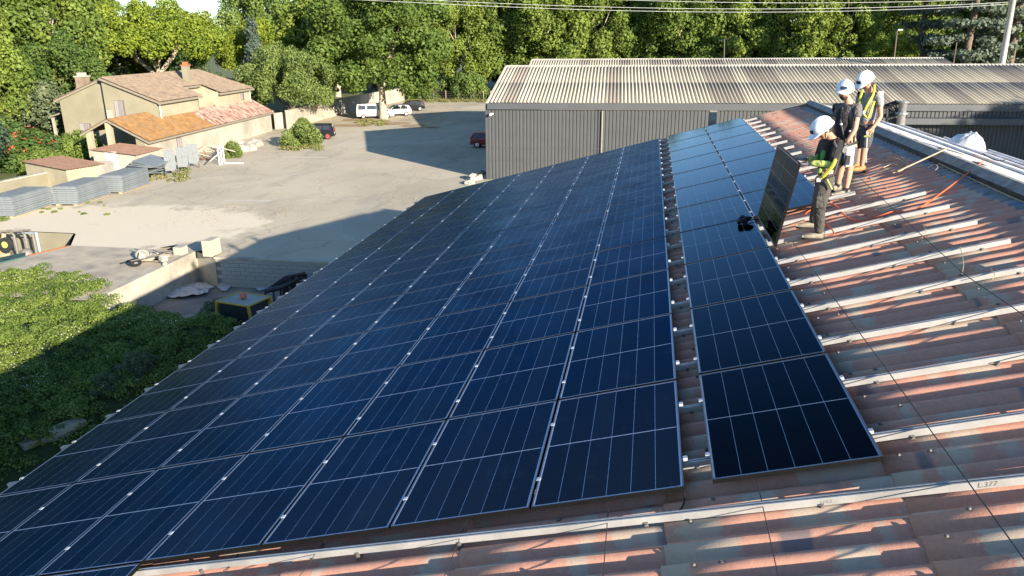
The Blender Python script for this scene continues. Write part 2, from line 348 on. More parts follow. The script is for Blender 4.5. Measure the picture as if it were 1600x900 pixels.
tag(tess([outer, pit, rec], GZ).build('ground', M['ground']), kind='structure')
b = MB(); b.add([(-52, -14, PZ), (-7.6, -14, PZ), (-7.6, 28.0, PZ), (-22.5, 29, PZ), (-22.5, 21.2, PZ), (-52, 21, PZ)], [(0, 1, 2, 3, 4, 5)])
tag(b.build('pit_floor', M['soil']), kind='structure')
b = MB(); b.add([(p[0], p[1], -8.1) for p in rec], [(5, 4, 3, 2, 1, 0)]); tag(b.build('recess_floor', M['soil']), kind='structure')
# slab deck beside the pit, 4 mm proud
b = MB(); b.add([(x, y, GZ+.004) for x, y in ((-29.55, 29.0), (-22.5, 29.0), (-22.4, 21.25), (-33.4, 21.25), (-33.4, 22.75), (-30.25, 26.8))], [(5, 4, 3, 2, 1, 0)])
tag(b.build('slab', M['slab']), kind='structure')
for k, (x0, y0, x1, y1, wd) in enumerate([(-30.0, 44.0, -24.5, 62.0, .12), (-33, 60, -28.8, 60.4, .5), (-25.6, 70.8, -22.5, 71.2, .35), (-27.8, 41, -24.6, 41.3, .25), (-23.8, 75.6, -22.4, 75.8, .4)]):
    d = Vector((x1-x0, y1-y0, 0)).normalized(); n = Vector((-d.y, d.x, 0))*wd/2; a = Vector((x0, y0, GZ+.004)); c = Vector((x1, y1, GZ+.004))
    tag(MB().add([a-n, c-n, c+n, a+n], [(0, 1, 2, 3)]).build('pale_streak', M['paintline']), kind='structure')
b = MB()
for k in range(5):
    a = gp(560+k*28, 187+k*3); 
    rr = 2.6-.3*k; pts = [(a.x+math.cos(q*.5)*rr*random.uniform(.7, 1.2), a.y+math.sin(q*.5)*rr*random.uniform(.6, 1.1), GZ+.004+.001*k) for q in range(12)]
    b.add(pts, [tuple(range(12))])
a = gp(545, 196); b.add([(a.x+math.cos(q*.5)*3.4*random.uniform(.8, 1.1), a.y+math.sin(q*.5)*1.8*random.uniform(.8, 1.1), GZ+.012) for q in range(12)], [tuple(range(12))])
tag(b.build('bare_earth', M['dirt']), kind='structure')

# ------------------------------------------------------------------ retaining walls of the pit
bw = thing('block_wall', 'grey concrete block retaining wall along the sunken yard', 'wall', (-14.2, 28, PZ))
MB().bx(-20.9, -7.7, 28.005, 28.2, PZ, GZ-.004).build('mortar_core', M['mortar'], bw)
bm = MB().cb((0, 0, 0), (.488, .03, .19)).mesh('block', M['block'])
for r in range(7):
    for c in range(27):
        x = -20.65+c*.5+(.25 if r % 2 else 0)
        if x > -7.9: continue
        link('block', bm, bw, (x+14.2, 27.99-28+random.uniform(-.003, .003), .1+r*.205+.02))
MB().bx(-20.95, -7.7, 27.93, 28.25, GZ-.06, GZ+.03).build('coping', M['concrete'], bw)
sw = thing('slab_wall', 'stained cream concrete wall face under the edge of the grey slab', 'wall', (-22.4, 25, PZ))
MB().prism([(-22.35, 21.2, PZ), (-22.62, 21.2, PZ), (-22.62, 21.2, GZ+.02), (-22.35, 21.2, GZ+.02)], (-.1, 7.75, 0)).build('wall_face', M['concrete'], sw, bevel=.02)
MB().add([(-22.46, 28.9, GZ), (-20.9, 27.95, GZ), (-20.9, 27.95, PZ), (-22.46, 28.9, PZ), (-22.3, 29.1, GZ), (-20.8, 28.2, GZ)], [(0, 1, 2, 3), (0, 4, 5, 1)]).build('ramp_return', M['concrete'], sw)
rw = thing('recess_wall', 'stained concrete wall lining the sunken pipe recess', 'wall', (-35, 31.5, -9))
for i in range(len(rec)):
    a, c = Vector((*rec[i], -8.3)), Vector((*rec[(i+1) % 6], -8.3)); n = (c-a).cross(Vector((0, 0, 1))).normalized()*.12
    MB().prism([a, c, c+n*-1, a+n*-1], (0, 0, 1.3)).build('wall_face', M['gable'], rw)
a, c = Vector((-30.4, 26.9, GZ-.1)), Vector((-29.75, 28.75, GZ-.1))
MB().tube([gp(45, 400), gp(108, 385)], .06).build('rusty_edge', M['rust'], rw)
MB().prism([gp(0, 412), gp(40, 402), gp(40, 396, -7.2), gp(0, 404, -7.2)], (0, 0, .06)).build('green_lid', M['green'], rw)

# ------------------------------------------------------------------ the warehouse roof we stand over
U0, U1 = -6.0, 20.45
EV = -8.35
wh = thing('warehouse', 'long low warehouse with salmon and beige corrugated tile-look roof under the solar panels', 'building', (0, 8, GZ))
WX = EV*CS+.35
b = MB(); b.bx(WX, WX+.25, U0+.15, U1-.2, PZ-.2, EV*SN-.3)
b.build('side_wall', M['render'], wh)
gl = []
b = MB(); b.prism([(WX, U1-.25, GZ-1.7), (16.5, U1-.25, GZ-1.7), (16.5, U1-.25, -2.4), (4.65, U1-.25, .95), (WX, U1-.25, EV*SN-.28)], (0, .2, 0)); b.build('gable_wall', M['render'], wh)
b = MB(); b.bx(16.3, 16.5, U0, U1-.3, GZ, -2.4); b.build('side_wall', M['render'], wh)
WAVE = .22875; SH_H = -.106
def prof(u): return .072*(((1+math.cos(2*math.pi*u/WAVE))/2)**.62)-.072
def sheet_mesh(length, waves, seg=10, name='roof_sheet', wob=0):
    n = waves*seg; b = MB(); vs = []; L = [0, .35, .7, 1]
    off = [random.uniform(-.012, .012) for _ in range(waves+1)]
    for q in L:
        for i in range(n+1):
            u = (i/n-.5)*waves*WAVE; w = int(round(u/WAVE+waves/2)) % (waves+1)
            vs.append((q*length+(off[w] if q == 0 else 0), u, prof(u)+.016*(1-q)+wob*math.sin(q*3+u*2)))
    m = n+1
    fs = [(j*m+i, (j+1)*m+i, (j+1)*m+i+1, j*m+i+1) for j in range(3) for i in range(n)]
    vs += [(v[0]+.002, v[1], v[2]-.014) for v in vs[:m]]
    fs += [(i, i+1, 4*m+i+1, 4*m+i) for i in range(n)]
    fs = [tuple(reversed(f)) for f in fs]
    return MB().add(vs, fs).mesh(name, M['sheet'], True)
SHM = [sheet_mesh(1.56, 4, wob=.0015*k) for k in range(4)]; SHT = [sheet_mesh(1.43, 4, name='roof_sheet_top', wob=.0015*k) for k in range(4)]
joints = [-1.665, -.165, 1.335, 2.835]
for ji, v0 in enumerate(joints):
    k = 0; u = U0
    while u < U1-.2:
        if ji == 0 and u > -.5: break
        me = (SHT if ji == 3 else SHM)[(k*3+ji) % 4]
        p = RP(v0+random.uniform(-.012, .012)-(.02 if k % 2 else 0), u+.457, SH_H)
        link('roof_sheet', me, wh, p-Vector((0, 8, GZ)), (0, -SL+random.uniform(-.0012, .0012), random.uniform(-.001, .001)))
        u += .915; k += 1
# sheets hidden below the panels and the outer courses: joined
b = MB()
def bigsheet(b, v0, v1, u0, u1, seg=8):
    n = int((u1-u0)/WAVE*seg)
    vs = [RP(v, u0+(u1-u0)*i/n, SH_H+prof(u0+(u1-u0)*i/n-U0-.457)+(.012 if v == v0 else 0)) for v in (v0, v1) for i in range(n+1)]
    b.add(vs, [(i, i+1, n+2+i, n+1+i) for i in range(n)])
for v0 in (-3.165, -4.665, -6.165, -7.665): bigsheet(b, v0, v0+1.55, U0, U1)
bigsheet(b, -1.665, -.12, -.2, U1); bigsheet(b, EV, -7.62, U0, U1)
tag(b.build('covered_roof_sheets', M['sheet'], wh, True), kind='stuff')
# grey ridge pieces coming out from below the last tile course
b = MB(); n = int((U1-U0)/WAVE*8)
vs = [RP(v, U0+(U1-U0)*i/n, SH_H-.055+.8*prof(U0+(U1-U0)*i/n-U0-.457)) for v in (4.1, 4.56) for i in range(n+1)]
b.add(vs, [(i, i+1, n+2+i, n+1+i) for i in range(n)]); b.build('grey_ridge_sheet', M['greysheet'], wh, True)
P_ = [RP(4.50, 0, -.19), RP(4.50, 0, -.075), RP(4.54, 0, -.06), RP(4.64, 0, -.012)]
def rprof(b, pts, u0, u1, mi=0):
    n = len(pts); b.add([(p[0], u, p[2]) for u in (u0, u1) for p in pts], [(i, i+1, n+i+1, n+i) for i in range(n-1)], mi)
u = U0
while u < U1:                                                  # ridge caps, each a length of its own
    e = min(u+1.52, U1); b = MB(); dz = random.uniform(-.004, .004); A = P_[3]
    rprof(b, [P_[0], P_[1], P_[2]+Vector((0, 0, dz)), A+Vector((0, 0, dz)), A+Vector((.16, 0, -.035+dz)), A+Vector((.16, 0, -.09))], u+.006, e-.006)
    cp = b.build('ridge_cap', [M['capgrey'], M['capshade']], wh); cp.data.polygons[0].material_index = 1; u += 1.52
# white painted far slope: long boards with seams parallel to the ridge
x = P_[3].x+.10; z = P_[3].z-.045
for k in range(9):
    x2 = x+1.3; z2 = z-1.3*math.tan(SL)
    b = MB(); b.prism([(x, U0, z), (x2-.015, U0, z2+.004), (x2-.015, U0, z2-.03), (x, U0, z-.03)], (0, U1-U0, 0)); b.build('white_roof_board', M['whitesheet'], wh)
    if k < 4: MB().tube([(x2, U0, z2+.03), (x2, U1, z2+.03)], .03, 6).build('seam_strip', M['whitesheet'], wh)
    x, z = x2, z2-.012
# verge trim at the far end and eave gutter
MB().prism([RP(EV, U1, -.1), RP(4.5, U1, -.1), RP(4.5, U1, -.22), RP(EV, U1, -.22)], (0, .03, 0)).build('verge_trim', M['trim'], wh)
b = MB(); b.tube([RP(EV-.03, U0, -.23), RP(EV-.03, U1-.1, -.23)], .06, 8); b.build('gutter', M['pipe'], wh)
# roof screws on the crowns
sm = MB().ball((0, 0, .004), (.014, .014, .012), 8, 5).add([(.022*math.cos(q), .022*math.sin(q), .001) for q in [i*math.pi/4 for i in range(8)]], [tuple(range(8))]).mesh('roof_screw', M['steel'], True)
for v in (-.95, .0, .17, 1.45, 1.65, 2.95):
    for w in range(-9, 60, 3 if v in (.17, 1.65, -.95) else 2):
        u = U0+.457+WAVE*round((w*WAVE-U0-.457)/WAVE+(0 if v != 1.65 else 1))
        if u < -3 or u > 12 or (v < 1.33 and u > 0 and not 0 < v < .19) or (v == 0 and u > -.2): continue
        link('roof_screw', sm, wh, RP(v, u, SH_H+.012)-Vector((0, 8, GZ)), (0, -SL, 0))

# ------------------------------------------------------------------ mounting rails with clamps
def rail_mesh(L, name='rail_profile'):
    w, h = .020, .054; pr = [(-w, 0), (w, 0), (w, h), (.007, h), (.007, h-.02), (-.007, h-.02), (-.007, h), (-w, h)]
    return MB().prism([(0, p[0], p[1]) for p in pr], (L, 0, 0)).mesh(name, M['alu'])
clampm = MB().bx(-.016, .016, -.018, .018, -.02, .005).add([(.009*math.cos(q), .009*math.sin(q), .0125) for q in [i*math.pi/3 for i in range(6)]], [tuple(range(6))]).mesh('clamp', M['alu2'])
footm = MB().bx(-.014, .014, -.030, -.022, -.035, .015).tube([(0, -.032, .0), (0, -.040, .0)], .009, 6).bx(-.012, .012, -.045, .02, -.045, -.035).mesh('bracket', M['steel'])
LEN1 = 3.69-(-8.33); RM1 = rail_mesh(LEN1); RM2 = rail_mesh(8.33+2.95)
RH = -.035-.054
u_r = [.40+.915*k for k in range(22)]
for k, u in enumerate(u_r):
    if k < 2 or k % 2 == 0: pass
    r = thing('mounting_rail', 'aluminium mounting rail running up the roof, %s from the near end' % ORD[k], 'rail', RP(-8.33, u, RH), (0, -SL, 0), 'mounting rails across the roof')
    link('rail_profile', RM1 if u < 7.3 else RM2, r)
    L = [(-1.1467-1.157*j+8.33) for j in range(7)]+[8.33+.012, 8.33+.178+u*.0035]
    row = (u-.0)/1.83
    L.append(8.33+1.337+u*.0035)
    if u > 7.3: L.append(8.33+2.5+u*.0035)
    L.append(8.33-8.1)
    for x in L: link('clamp', clampm, r, (x, 0, .089))
    for x in (8.33+1.6, 8.33+2.5, 8.33+.09, .05, 8.33+3.4):
        if not (x < 8.33+2.6 and x > 8.33+.2 and u > 7.3) or x > 8.33+3: link('bracket', footm, r, (x, 0, 0))
# the low rail below the first panel row, slightly askew
lr = thing('mounting_rail', 'lowest aluminium mounting rail, bare, lying below the first row of panels', 'rail', RP(-4.9, -.05, RH), (0, -SL, 0), 'mounting rails across the roof')
q = link('rail_profile', rail_mesh(8.7, 'rail_profile_long'), lr, (0, 0, 0), (0, 0, math.atan2(-.26, 6.6)))
for x in (.9, 2.35, 3.2, 4.6, 5.75, 7.1, 8.3): link('bracket', footm, lr, (x, -.0394*x, 0))
def writing(parent, s, v, h, size, ob_u):
    cu = bpy.data.curves.new('t', 'FONT'); cu.body = s; cu.size = size; cu.shear = .25; cu.offset = -.0006
    o = bpy.data.objects.new('t', cu); COL.objects.link(o); dg = bpy.context.evaluated_depsgraph_get(); me = bpy.data.meshes.new_from_object(o.evaluated_get(dg))
    bpy.data.objects.remove(o); me.materials.clear(); me.materials.append(M['ink']); link('handwriting', me, parent, (v, ob_u, h), (math.pi/2, 0, -.0394))
writing(lr, 'L.377', 6.66, .012, .050, -.0394*6.66-.0225); writing(lr, '114,5', 5.74, .014, .034, -.0394*5.74-.0225)

# ------------------------------------------------------------------ solar panels
PWID, PLEN = 1.137, 1.80
def frame_mesh():
    b = MB(); t = .035; lip = .009
    for x0, x1, y0, y1 in ((0, PWID, 0, lip), (0, PWID, PLEN-lip, PLEN), (0, lip, lip, PLEN-lip), (PWID-lip, PWID, lip, PLEN-lip)):
        b.bx(x0, x1, y0, y1, -t, -.0008); b.add([(x0+.0012, y0+.0012, 0), (x1-.0012, y0+.0012, 0), (x1-.0012, y1-.0012, 0), (x0+.0012, y1-.0012, 0)], [(0, 1, 2, 3)], 1)
    return b.mesh('frame', [M['frame'], M['frame_top']])
def lam_mesh(m):
    b = MB(); e = .0092; b.bx(e, PWID-e, e, PLEN-e, -.012, -.0030); return b.mesh('backsheet', [m])
FR = frame_mesh(); 
def cell_mesh(m, i):
    w = (PWID-.042)/6; h = (PLEN-.042-.012)/2
    b = MB(); x0, x1, y0, y1, z0, z1 = .0021, w-.0021, 0, h, -.0029, -.0025
    b.add([(x0, y0, z0), (x1, y0, z0), (x1, y1, z0), (x0, y1, z0), (x0, y0, z1), (x1, y0, z1), (x1, y1, z1), (x0, y1, z1)], [(4, 5, 6, 7), (0, 1, 5, 4), (1, 2, 6, 5), (2, 3, 7, 6), (3, 0, 4, 7)])
    return b.mesh('cell_block', [m])
PAN = {}
for key, cm, bs in (('blue', 'cell_blue', 'backsheet'), ('black', 'cell_black', 'backsheet2')):
    PAN[key] = (lam_mesh(M[bs]), cell_mesh(M[cm], 0))
def panel(key, label, loc, rot, group='solar panels on the roof'):
    lam, cell = PAN[key]; t = thing('solar_panel', label, 'solar panel', loc, rot, group)
    link('frame', FR, t); link('backsheet', lam, t); w = (PWID-.042)/6; h = (PLEN-.042-.012)/2
    for i in range(6):
        for j in range(2): link('cell_block', cell, t, (.021+w*i, .021+j*(h+.012), 0))
    return t
for j in range(7):
    for i in range(-1 if j >= 4 else 0, 11):
        lab = 'dark blue solar panel, %s column left of the tile gap, %s from near edge' % (ORD[j], ORD[i+1 if j >= 4 else i])
        panel('blue', lab, RP(-1.157*j-PWID-.012, 1.83*i+.012, random.uniform(-.002, .002)), (random.uniform(-.0008, .0008), -SL+random.uniform(-.0015, .0015), 0))
SKW = -.0035
for i in range(11):
    u = .045+1.835*i
    panel('black', 'glossy black solar panel just right of the tile gap, %s from the near edge' % ORD[i], RP(.19-SKW*u, u, 0), (0, -SL, SKW))
for i in range(4, 11):
    u = .045+1.835*i
    panel('black', 'glossy solar panel in the outermost right column, %s from its near end beyond the workers' % ORD[i-4], RP(.19+1.155-SKW*u, u, 0), (0, -SL, SKW))
# the panel being set down, standing on its long edge and leaning towards the worker
hb0, hb1 = RP(1.40, 5.45, .012), RP(1.41, 7.25, .012)
ht0 = at(1248, 256, hb0, .0)
ydir = (hb1-hb0).normalized(); xd = (ht0-hb0); xd = (xd-ydir*xd.dot(ydir)).normalized(); zd = xd.cross(ydir)
pm = Matrix((xd, ydir, zd)).transposed().to_4x4(); hp = panel('black', 'solar panel standing on edge, tilted up and held by the worker in the black jacket', hb0, pm.to_euler(), None)

# ------------------------------------------------------------------ cables, rope and bits on the roof
def strand(name, label, cat, pts, r, m, group=None, n=6):
    b = MB(); b.tube(pts, r, n); o = b.build(name, m); return tag(o, label, cat, group)
def rline(p, h=-.11, n=40, jit=.006):
    out = []
    for i in range(len(p)-1):
        k = max(2, int(n*abs(math.dist(p[i], p[i+1]))/6))
        for q in range(k): a = q/k; out.append(RP(p[i][0]*(1-a)+p[i+1][0]*a, p[i][1]*(1-a)+p[i+1][1]*a, h+random.uniform(-jit, jit)*.3))
    out.append(RP(p[-1][0], p[-1][1], h)); return out
strand('wire', 'thin black wire crossing the bare rails furthest up the slope', 'wire', rline([(3.2, 8.4), (2.93, 3.2), (3.0, .8)], -.02), .0045, M['wire'])
strand('wire', 'thin black wire along the edge of the black panels down to the bottom right', 'wire', rline([(1.66, 5.6), (1.70, 1.5), (1.72, -2.0)], -.02), .0045, M['wire'])
strand('wire', 'thin dark wire on the tiles below the left edge of the black panels', 'wire', rline([(.49, .2), (.47, -2.5)], -.05), .0035, M['wire'])
strand('wire', 'thin dark wire on the tiles below the first dark blue panel', 'wire', rline([(-.57, .2), (-.55, -2.5)], -.05), .0035, M['wire'])
strand('wire', 'thin wire on the tiles below the second dark blue panel', 'wire', rline([(-1.68, .2), (-1.72, -2.5)], -.05), .003, M['wire'])
strand('wire', 'thin wire at the lower left end of the bare tile strip', 'wire', rline([(-2.9, .2), (-3.0, -2.5)], -.05), .003, M['wire'])
RB = RP(2.7, 6, -.1)
def rpx(x, y, h=-.07):                                         # photo pixel -> point just over the roof
    d = ray(x, y); n = np.array([-SN, 0, CS]); t = (h-np.dot(n, CW))/np.dot(n, d); return Vector(CW+d*t)
rope = [rpx(*p) for p in ((1296, 318), (1308, 322), (1318, 336), (1332, 345), (1352, 345), (1375, 338), (1398, 329), (1418, 335), (1442, 322), (1462, 308), (1492, 286), (1516, 268), (1536, 252))]
def smooth(p, k=2):
    for _ in range(k): p = [p[0]]+[x for a, c in zip(p, p[1:]) for x in (a*.75+c*.25, a*.25+c*.75)]+[p[-1]]
    return p
strand('rope', 'bright orange rope snaking from the workers over the rails to the ridge', 'rope', smooth(rope), .011, M['orange'])
strand('rope', 'short orange rope end curled at the front worker\'s boots', 'rope', smooth([rpx(*p) for p in ((1258, 352), (1256, 338), (1262, 330), (1272, 326))]), .008, M['orange'])
strand('rope', 'short orange rope loop lying on a rail behind the front worker', 'rope', smooth([rpx(*p, -.03) for p in ((1285, 356), (1291, 350), (1300, 358), (1304, 366))]), .009, M['orange'])
for k, (pp, lab) in enumerate([([(1443, 352), (1448, 362), (1440, 370), (1441, 376)], 'in the middle of the bare rails'), ([(1500, 385), (1504, 400), (1506, 414), (1503, 428)], 'below the long black wire'), ([(1548, 420), (1556, 430), (1550, 437)], 'nearest the right picture edge'), ([(1352, 280), (1358, 272), (1362, 285)], 'beside the rear workers')]):
    strand('string', 'short yellowish string hanging over a rail %s' % lab, 'string', smooth([rpx(*p, -.03) for p in pp]), .0035, M['fadedstrap'])
strand('strap', 'long faded yellow strap lying along the grey ridge flashing', 'strap', rline([(4.42, 4.2), (4.41, 6), (4.44, 8.6)], -.10), .009, M['fadedstrap'])
b = MB()
for pp in (((1380, 262), (1395, 255), (1410, 262), (1420, 250)), ((1385, 245), (1405, 248), (1418, 258)), ((1395, 270), (1412, 266), (1420, 252), (1408, 246)), ((1448, 262), (1462, 256), (1466, 262), (1460, 266))):
    b.tube(smooth([rpx(*p, -.05) for p in pp]), .010, 6)
tag(b.build('strap_tangle', M['wood'], None, True), 'tangle of cream webbing straps lying by the rail ends', 'straps')
strand('batten', 'long pale wooden batten lying from the strap tangle to the ridge', 'batten', [rpx(1402, 268, -.04), rpx(1482, 231, .0)], .013, M['wood'])
strand('paint_mark', 'short blue cord on the grey ridge tiles near the orange rope', 'cord', [rpx(1508, 279, -.12), rpx(1520, 275, -.12)], .012, mat('blue_cord', (.05, .2, .5), .7))
strand('paint_mark', 'short blue cord on the grey ridge tiles at the right picture edge', 'cord', [rpx(1586, 320, -.12), rpx(1602, 316, -.12)], .012, bpy.data.materials['blue_cord'])
strand('cord', 'thin dark cord lying across the white far slope of the roof', 'cord', smooth([rpx(1536, 240, .03), rpx(1545, 246, .03), rpx(1560, 252, .03), rpx(1570, 250, .03)]), .008, M['wire'])
# cable pile on the panels
cb = thing('cable_bundle', 'small black coiled cable bundle lying on the glossy panels', 'cable bundle', rpx(1160, 347, .01))
b = MB(); c0 = rpx(1160, 347, .03)
for k in range(5): b.tube([c0+RMAT @ Vector((math.cos(q)*.07*(1+.1*k)+.01*k, math.sin(q)*.05, .012*k+.02*math.sin(q*2+k))) for q in [i*math.pi/6 for i in range(13)]], .016, 6)
b.ball(c0+RMAT @ Vector((-.02, -.04, .03)), (.07, .05, .035)); b.ball(c0+RMAT @ Vector((.02, .09, .05)), (.045, .05, .04)); b.build('coil', M['black'], cb, True)
MB().tube(smooth([c0, rpx(1168, 345, .02), rpx(1184, 341, .02)]), .008, 6).build('lead', M['black'], cb)
for k, (v, lab) in enumerate(((-.02, 'at the near right corner of the dark blue panels'), (-2.9, 'below the third dark blue panel'), (-3.7, 'below the fourth dark blue panel'))):
    p = RP(v, .0, -.05); strand('connector_lead', 'short black panel lead hanging %s' % lab, 'cable', smooth([p, p+Vector((.0, -.08, -.03)), p+Vector((-.03, -.14, -.05)), p+Vector((-.05, -.16, -.05))]), .007, M['black'])
for k in range(16):                                            # patches of pink mortar squeezed out along the ridge
    u = 3.0+k*1.02+random.uniform(-.2, .2); q = P_[3]+Vector((.20+random.uniform(0, .12), u, -.075)); ln = random.uniform(.12, .34); b = MB()
    b.add([q+Vector((math.cos(i*.785)*.05*random.uniform(.6, 1.3), math.sin(i*.785)*ln*random.uniform(.7, 1.1), 0)) for i in range(8)]+[q+Vector((0, 0, .022))], [(i, (i+1) % 8, 8) for i in range(8)])
    b.build('mortar_patch', M['roofpink'], wh)
# crumpled white sheeting on the far slope
b = MB(); tb = gp(1500, 212, .9)
tb = Vector((5.9, 11.0, .95))
tb = at(1512, 222, (6.3, 10.6, .9))
def tf(u, v):
    x = (u-.5)*2; y = (v-.5)*2; r = max(0, 1-(x*x+y*y)); n = mnoise.noise(Vector((u*4, v*4, 1.7)))*.12+mnoise.noise(Vector((u*9, v*9, 3)))*.11
    return tb+Vector((x*.30+.1*r, y*.42, max(0, .22*r**.7+.7*abs(n)*(r+.1))-.08-.27*x*.30))
b.grid(tf, 22, 22); tag(b.build('white_sheeting', M['white'], None, True), 'crumpled white plastic sheeting heaped on the far slope of the roof', 'plastic sheeting')

# ------------------------------------------------------------------ the grey hangars behind
HR = R_(2.6)
def hangar(name, label, loc, depth_half, zr, ze, L, front, col_seed):
    h = thing(name, label, 'building', loc, (0, 0, HR)); rnd = random.Random(col_seed)
    zr -= GZ; ze -= GZ; dp = depth_half
    if front:
        b = MB(); p = .26; pr = []; x = 0.0
        while x < L-.3: pr += [(x, 0), (x+.04, -.045), (x+.17, -.045), (x+.21, 0)]; x += p
        n = len(pr)
        segs = [(0, 15.9), (16.4, L)]
        for s0, s1 in segs:
            q = [a for a in pr if s0 <= a[0] <= s1]; n = len(q)
            b.add([(a[0], a[1], z) for z in (0, ze-.45) for a in q], [(i, i+1, n+i+1, n+i) for i in range(n-1)])
        b.build('ribbed_cladding', M['hangar_wall'], h, local=True)
        for z in (1.45, 2.35): MB().bx(0, 15.8, -.062, -.03, z, z+.05).bx(16.5, L, -.062, -.03, z, z+.05).build('seam_strip', M['hangar_wall'], h, local=True)
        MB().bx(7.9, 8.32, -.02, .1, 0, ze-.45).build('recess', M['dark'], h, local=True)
        MB().tube([(8.36, -.12, 0), (8.36, -.12, ze-.5)], .07, 8).build('downpipe', M['pipe'], h, local=True)
        MB().bx(.0, L, -.22, .05, ze-.42, ze+.02).build('fascia', M['hangar_dark'], h, local=True, bevel=.01)
        MB().bx(28.4, L, -.9, -.03, ze-1.25, ze-.85).build('fascia', M['hangar_dark'], h, local=True)
        MB().bx(-.16, .02, -.1, .35, 0, ze+.02).build('corner_post', M['hangar_wall'], h, local=True)
    MB().prism([(-.02, .02, 0), (-.02, 2*dp-.05, 0), (-.02, 2*dp-.05, ze-.1), (-.02, dp, zr-.1), (-.02, .02, ze-.1)], (.15, 0, 0)).build('gable_wall', M['hangar_dark'], h, local=True)
    sl = math.atan2(zr-ze, dp); ln = math.hypot(dp, zr-ze)
    wv = .27; seg = 6; NW = 4
    def sh(length):
        n = NW*seg; vs = [((i/n)*NW*wv, y, .055*math.cos(2*math.pi*i/seg)+(.02 if y == 0 else 0)) for y in (0, length) for i in range(n+1)]
        vs += [(v[0], v[1]+.003, v[2]-.02) for v in vs[:n+1]]
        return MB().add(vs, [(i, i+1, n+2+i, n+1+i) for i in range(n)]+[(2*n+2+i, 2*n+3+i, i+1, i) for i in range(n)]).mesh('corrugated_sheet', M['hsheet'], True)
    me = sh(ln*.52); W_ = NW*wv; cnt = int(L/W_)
    for i in range(cnt):
        dk = rnd.random() < .2
        for c in range(2):
            d = dk or rnd.random() < .06
            o = link('corrugated_sheet', me, h, (i*W_, math.cos(sl)*ln*.495*c-.12*(1-c), ze+math.sin(sl)*ln*.495*c+.045+.01*c), (sl, 0, 0))
            g = rnd.uniform(.88, 1.06)*(.62 if d else 1)*(.98 if c else 1.03); o.color = (g, g*(1.0 if not d else .97), g*(1.0 if not d else 1.02), 1)
    b = MB(); n = cnt*NW*seg
    vs = [((i/seg)*wv, y, z+.045+.035*math.cos(2*math.pi*i/seg)) for y, z in ((dp, zr), (2*dp, ze)) for i in range(n+1)]
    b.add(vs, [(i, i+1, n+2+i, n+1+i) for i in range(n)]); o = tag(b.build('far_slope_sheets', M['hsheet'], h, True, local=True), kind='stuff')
    x = 0
    while x < cnt*W_-1:
        w = 3.2; dz = rnd.uniform(0, .03); MB().prism([(x, dp-.28, zr-.0+dz), (x, dp, zr+.10+dz), (x, dp+.28, zr-.0+dz), (x, dp+.28, zr-.04), (x, dp-.28, zr-.04)], (min(w-.03, cnt*W_-x), 0, 0)).build('ridge_cap', M['ridgecream'], h, local=True); x += w
    MB().prism([(-.1, -.1, ze+.09), (-.1, dp, zr+.10), (-.1, dp, zr-.12), (-.1, -.1, ze-.12)], (.14, 0, 0)).build('verge_trim', M['ridgecream'], h, local=True)
    return h
M['ridgecream'] = mat('cream_ridge', (.52, .48, .38), .85)
H1 = hangar('hangar', 'long hangar with dark grey ribbed cladding and a weathered corrugated roof', (-12.0, 51.2, GZ), 10.6, .80, -1.42, 62, True, 3)
_y = 51.2+21.2*math.cos(HR); _x = -12-21.2*math.sin(HR)
H2 = hangar('hangar', 'second corrugated roof hangar, only its roof strip showing behind the first', (_x+.05, _y+.05, GZ), 10.6, .80, -1.42, 43.5, False, 5)
MB().tube([(.45, -.25, 4.85), (.3, -.5, 4.9)], .05, 8).tube([(.22, -.3, 4.75), (.3, -.5, 4.82)], .09, 8).build('floodlight', M['white'], H1, local=True)
# lattice bracket and vent pipe standing on the near edge of the hangar
vp = at(1411, 190, (17.5, 48.5, -2)); vt = at(1411, 160, (17.5, 48.5, -2))
t = thing('vent_pipe', 'pale metal vent pipe with a collar rising in front of the dark fascia', 'pipe', vp-Vector((0, 0, 2.5)))
MB().tube([vp-Vector((0, 0, 4)), vt], .26, 12).build('pipe', M['alu'], t, True); MB().tube([vt-Vector((0, 0, .75)), vt-Vector((0, 0, .62))], .4, 12).tube([vt, vt+Vector((0, 0, .08))], .36, 12).build('collar', M['galv'], t)
t = thing('lattice_bracket', 'black steel lattice bracket beside the pale vent pipe', 'bracket', vp+Vector((-1.5, 0, -2)))
q0, q1, q2, q3 = at(1386, 168, vp), at(1407, 160, vp), at(1407, 178, vp), at(1386, 184, vp); b = MB()
for a, c in ((q0, q1), (q1, q2), (q2, q3), (q3, q0), (q0, q2), (q3, (q1+q2)/2), ((q0+q1)/2, q2)): b.tube([a, c], .09, 5); b.tube([a+Vector((0, .9, 0)), c+Vector((0, .9, 0))], .09, 5)
for a in (q0, q1, q2, q3): b.tube([a, a+Vector((0, .9, 0))], .07, 5)
b.tube([q3, q3-Vector((0, 0, 3))], .1, 5); b.tube([q2, q2-Vector((0, 0, 3))], .1, 5); b.build('lattice', M['black'], t)
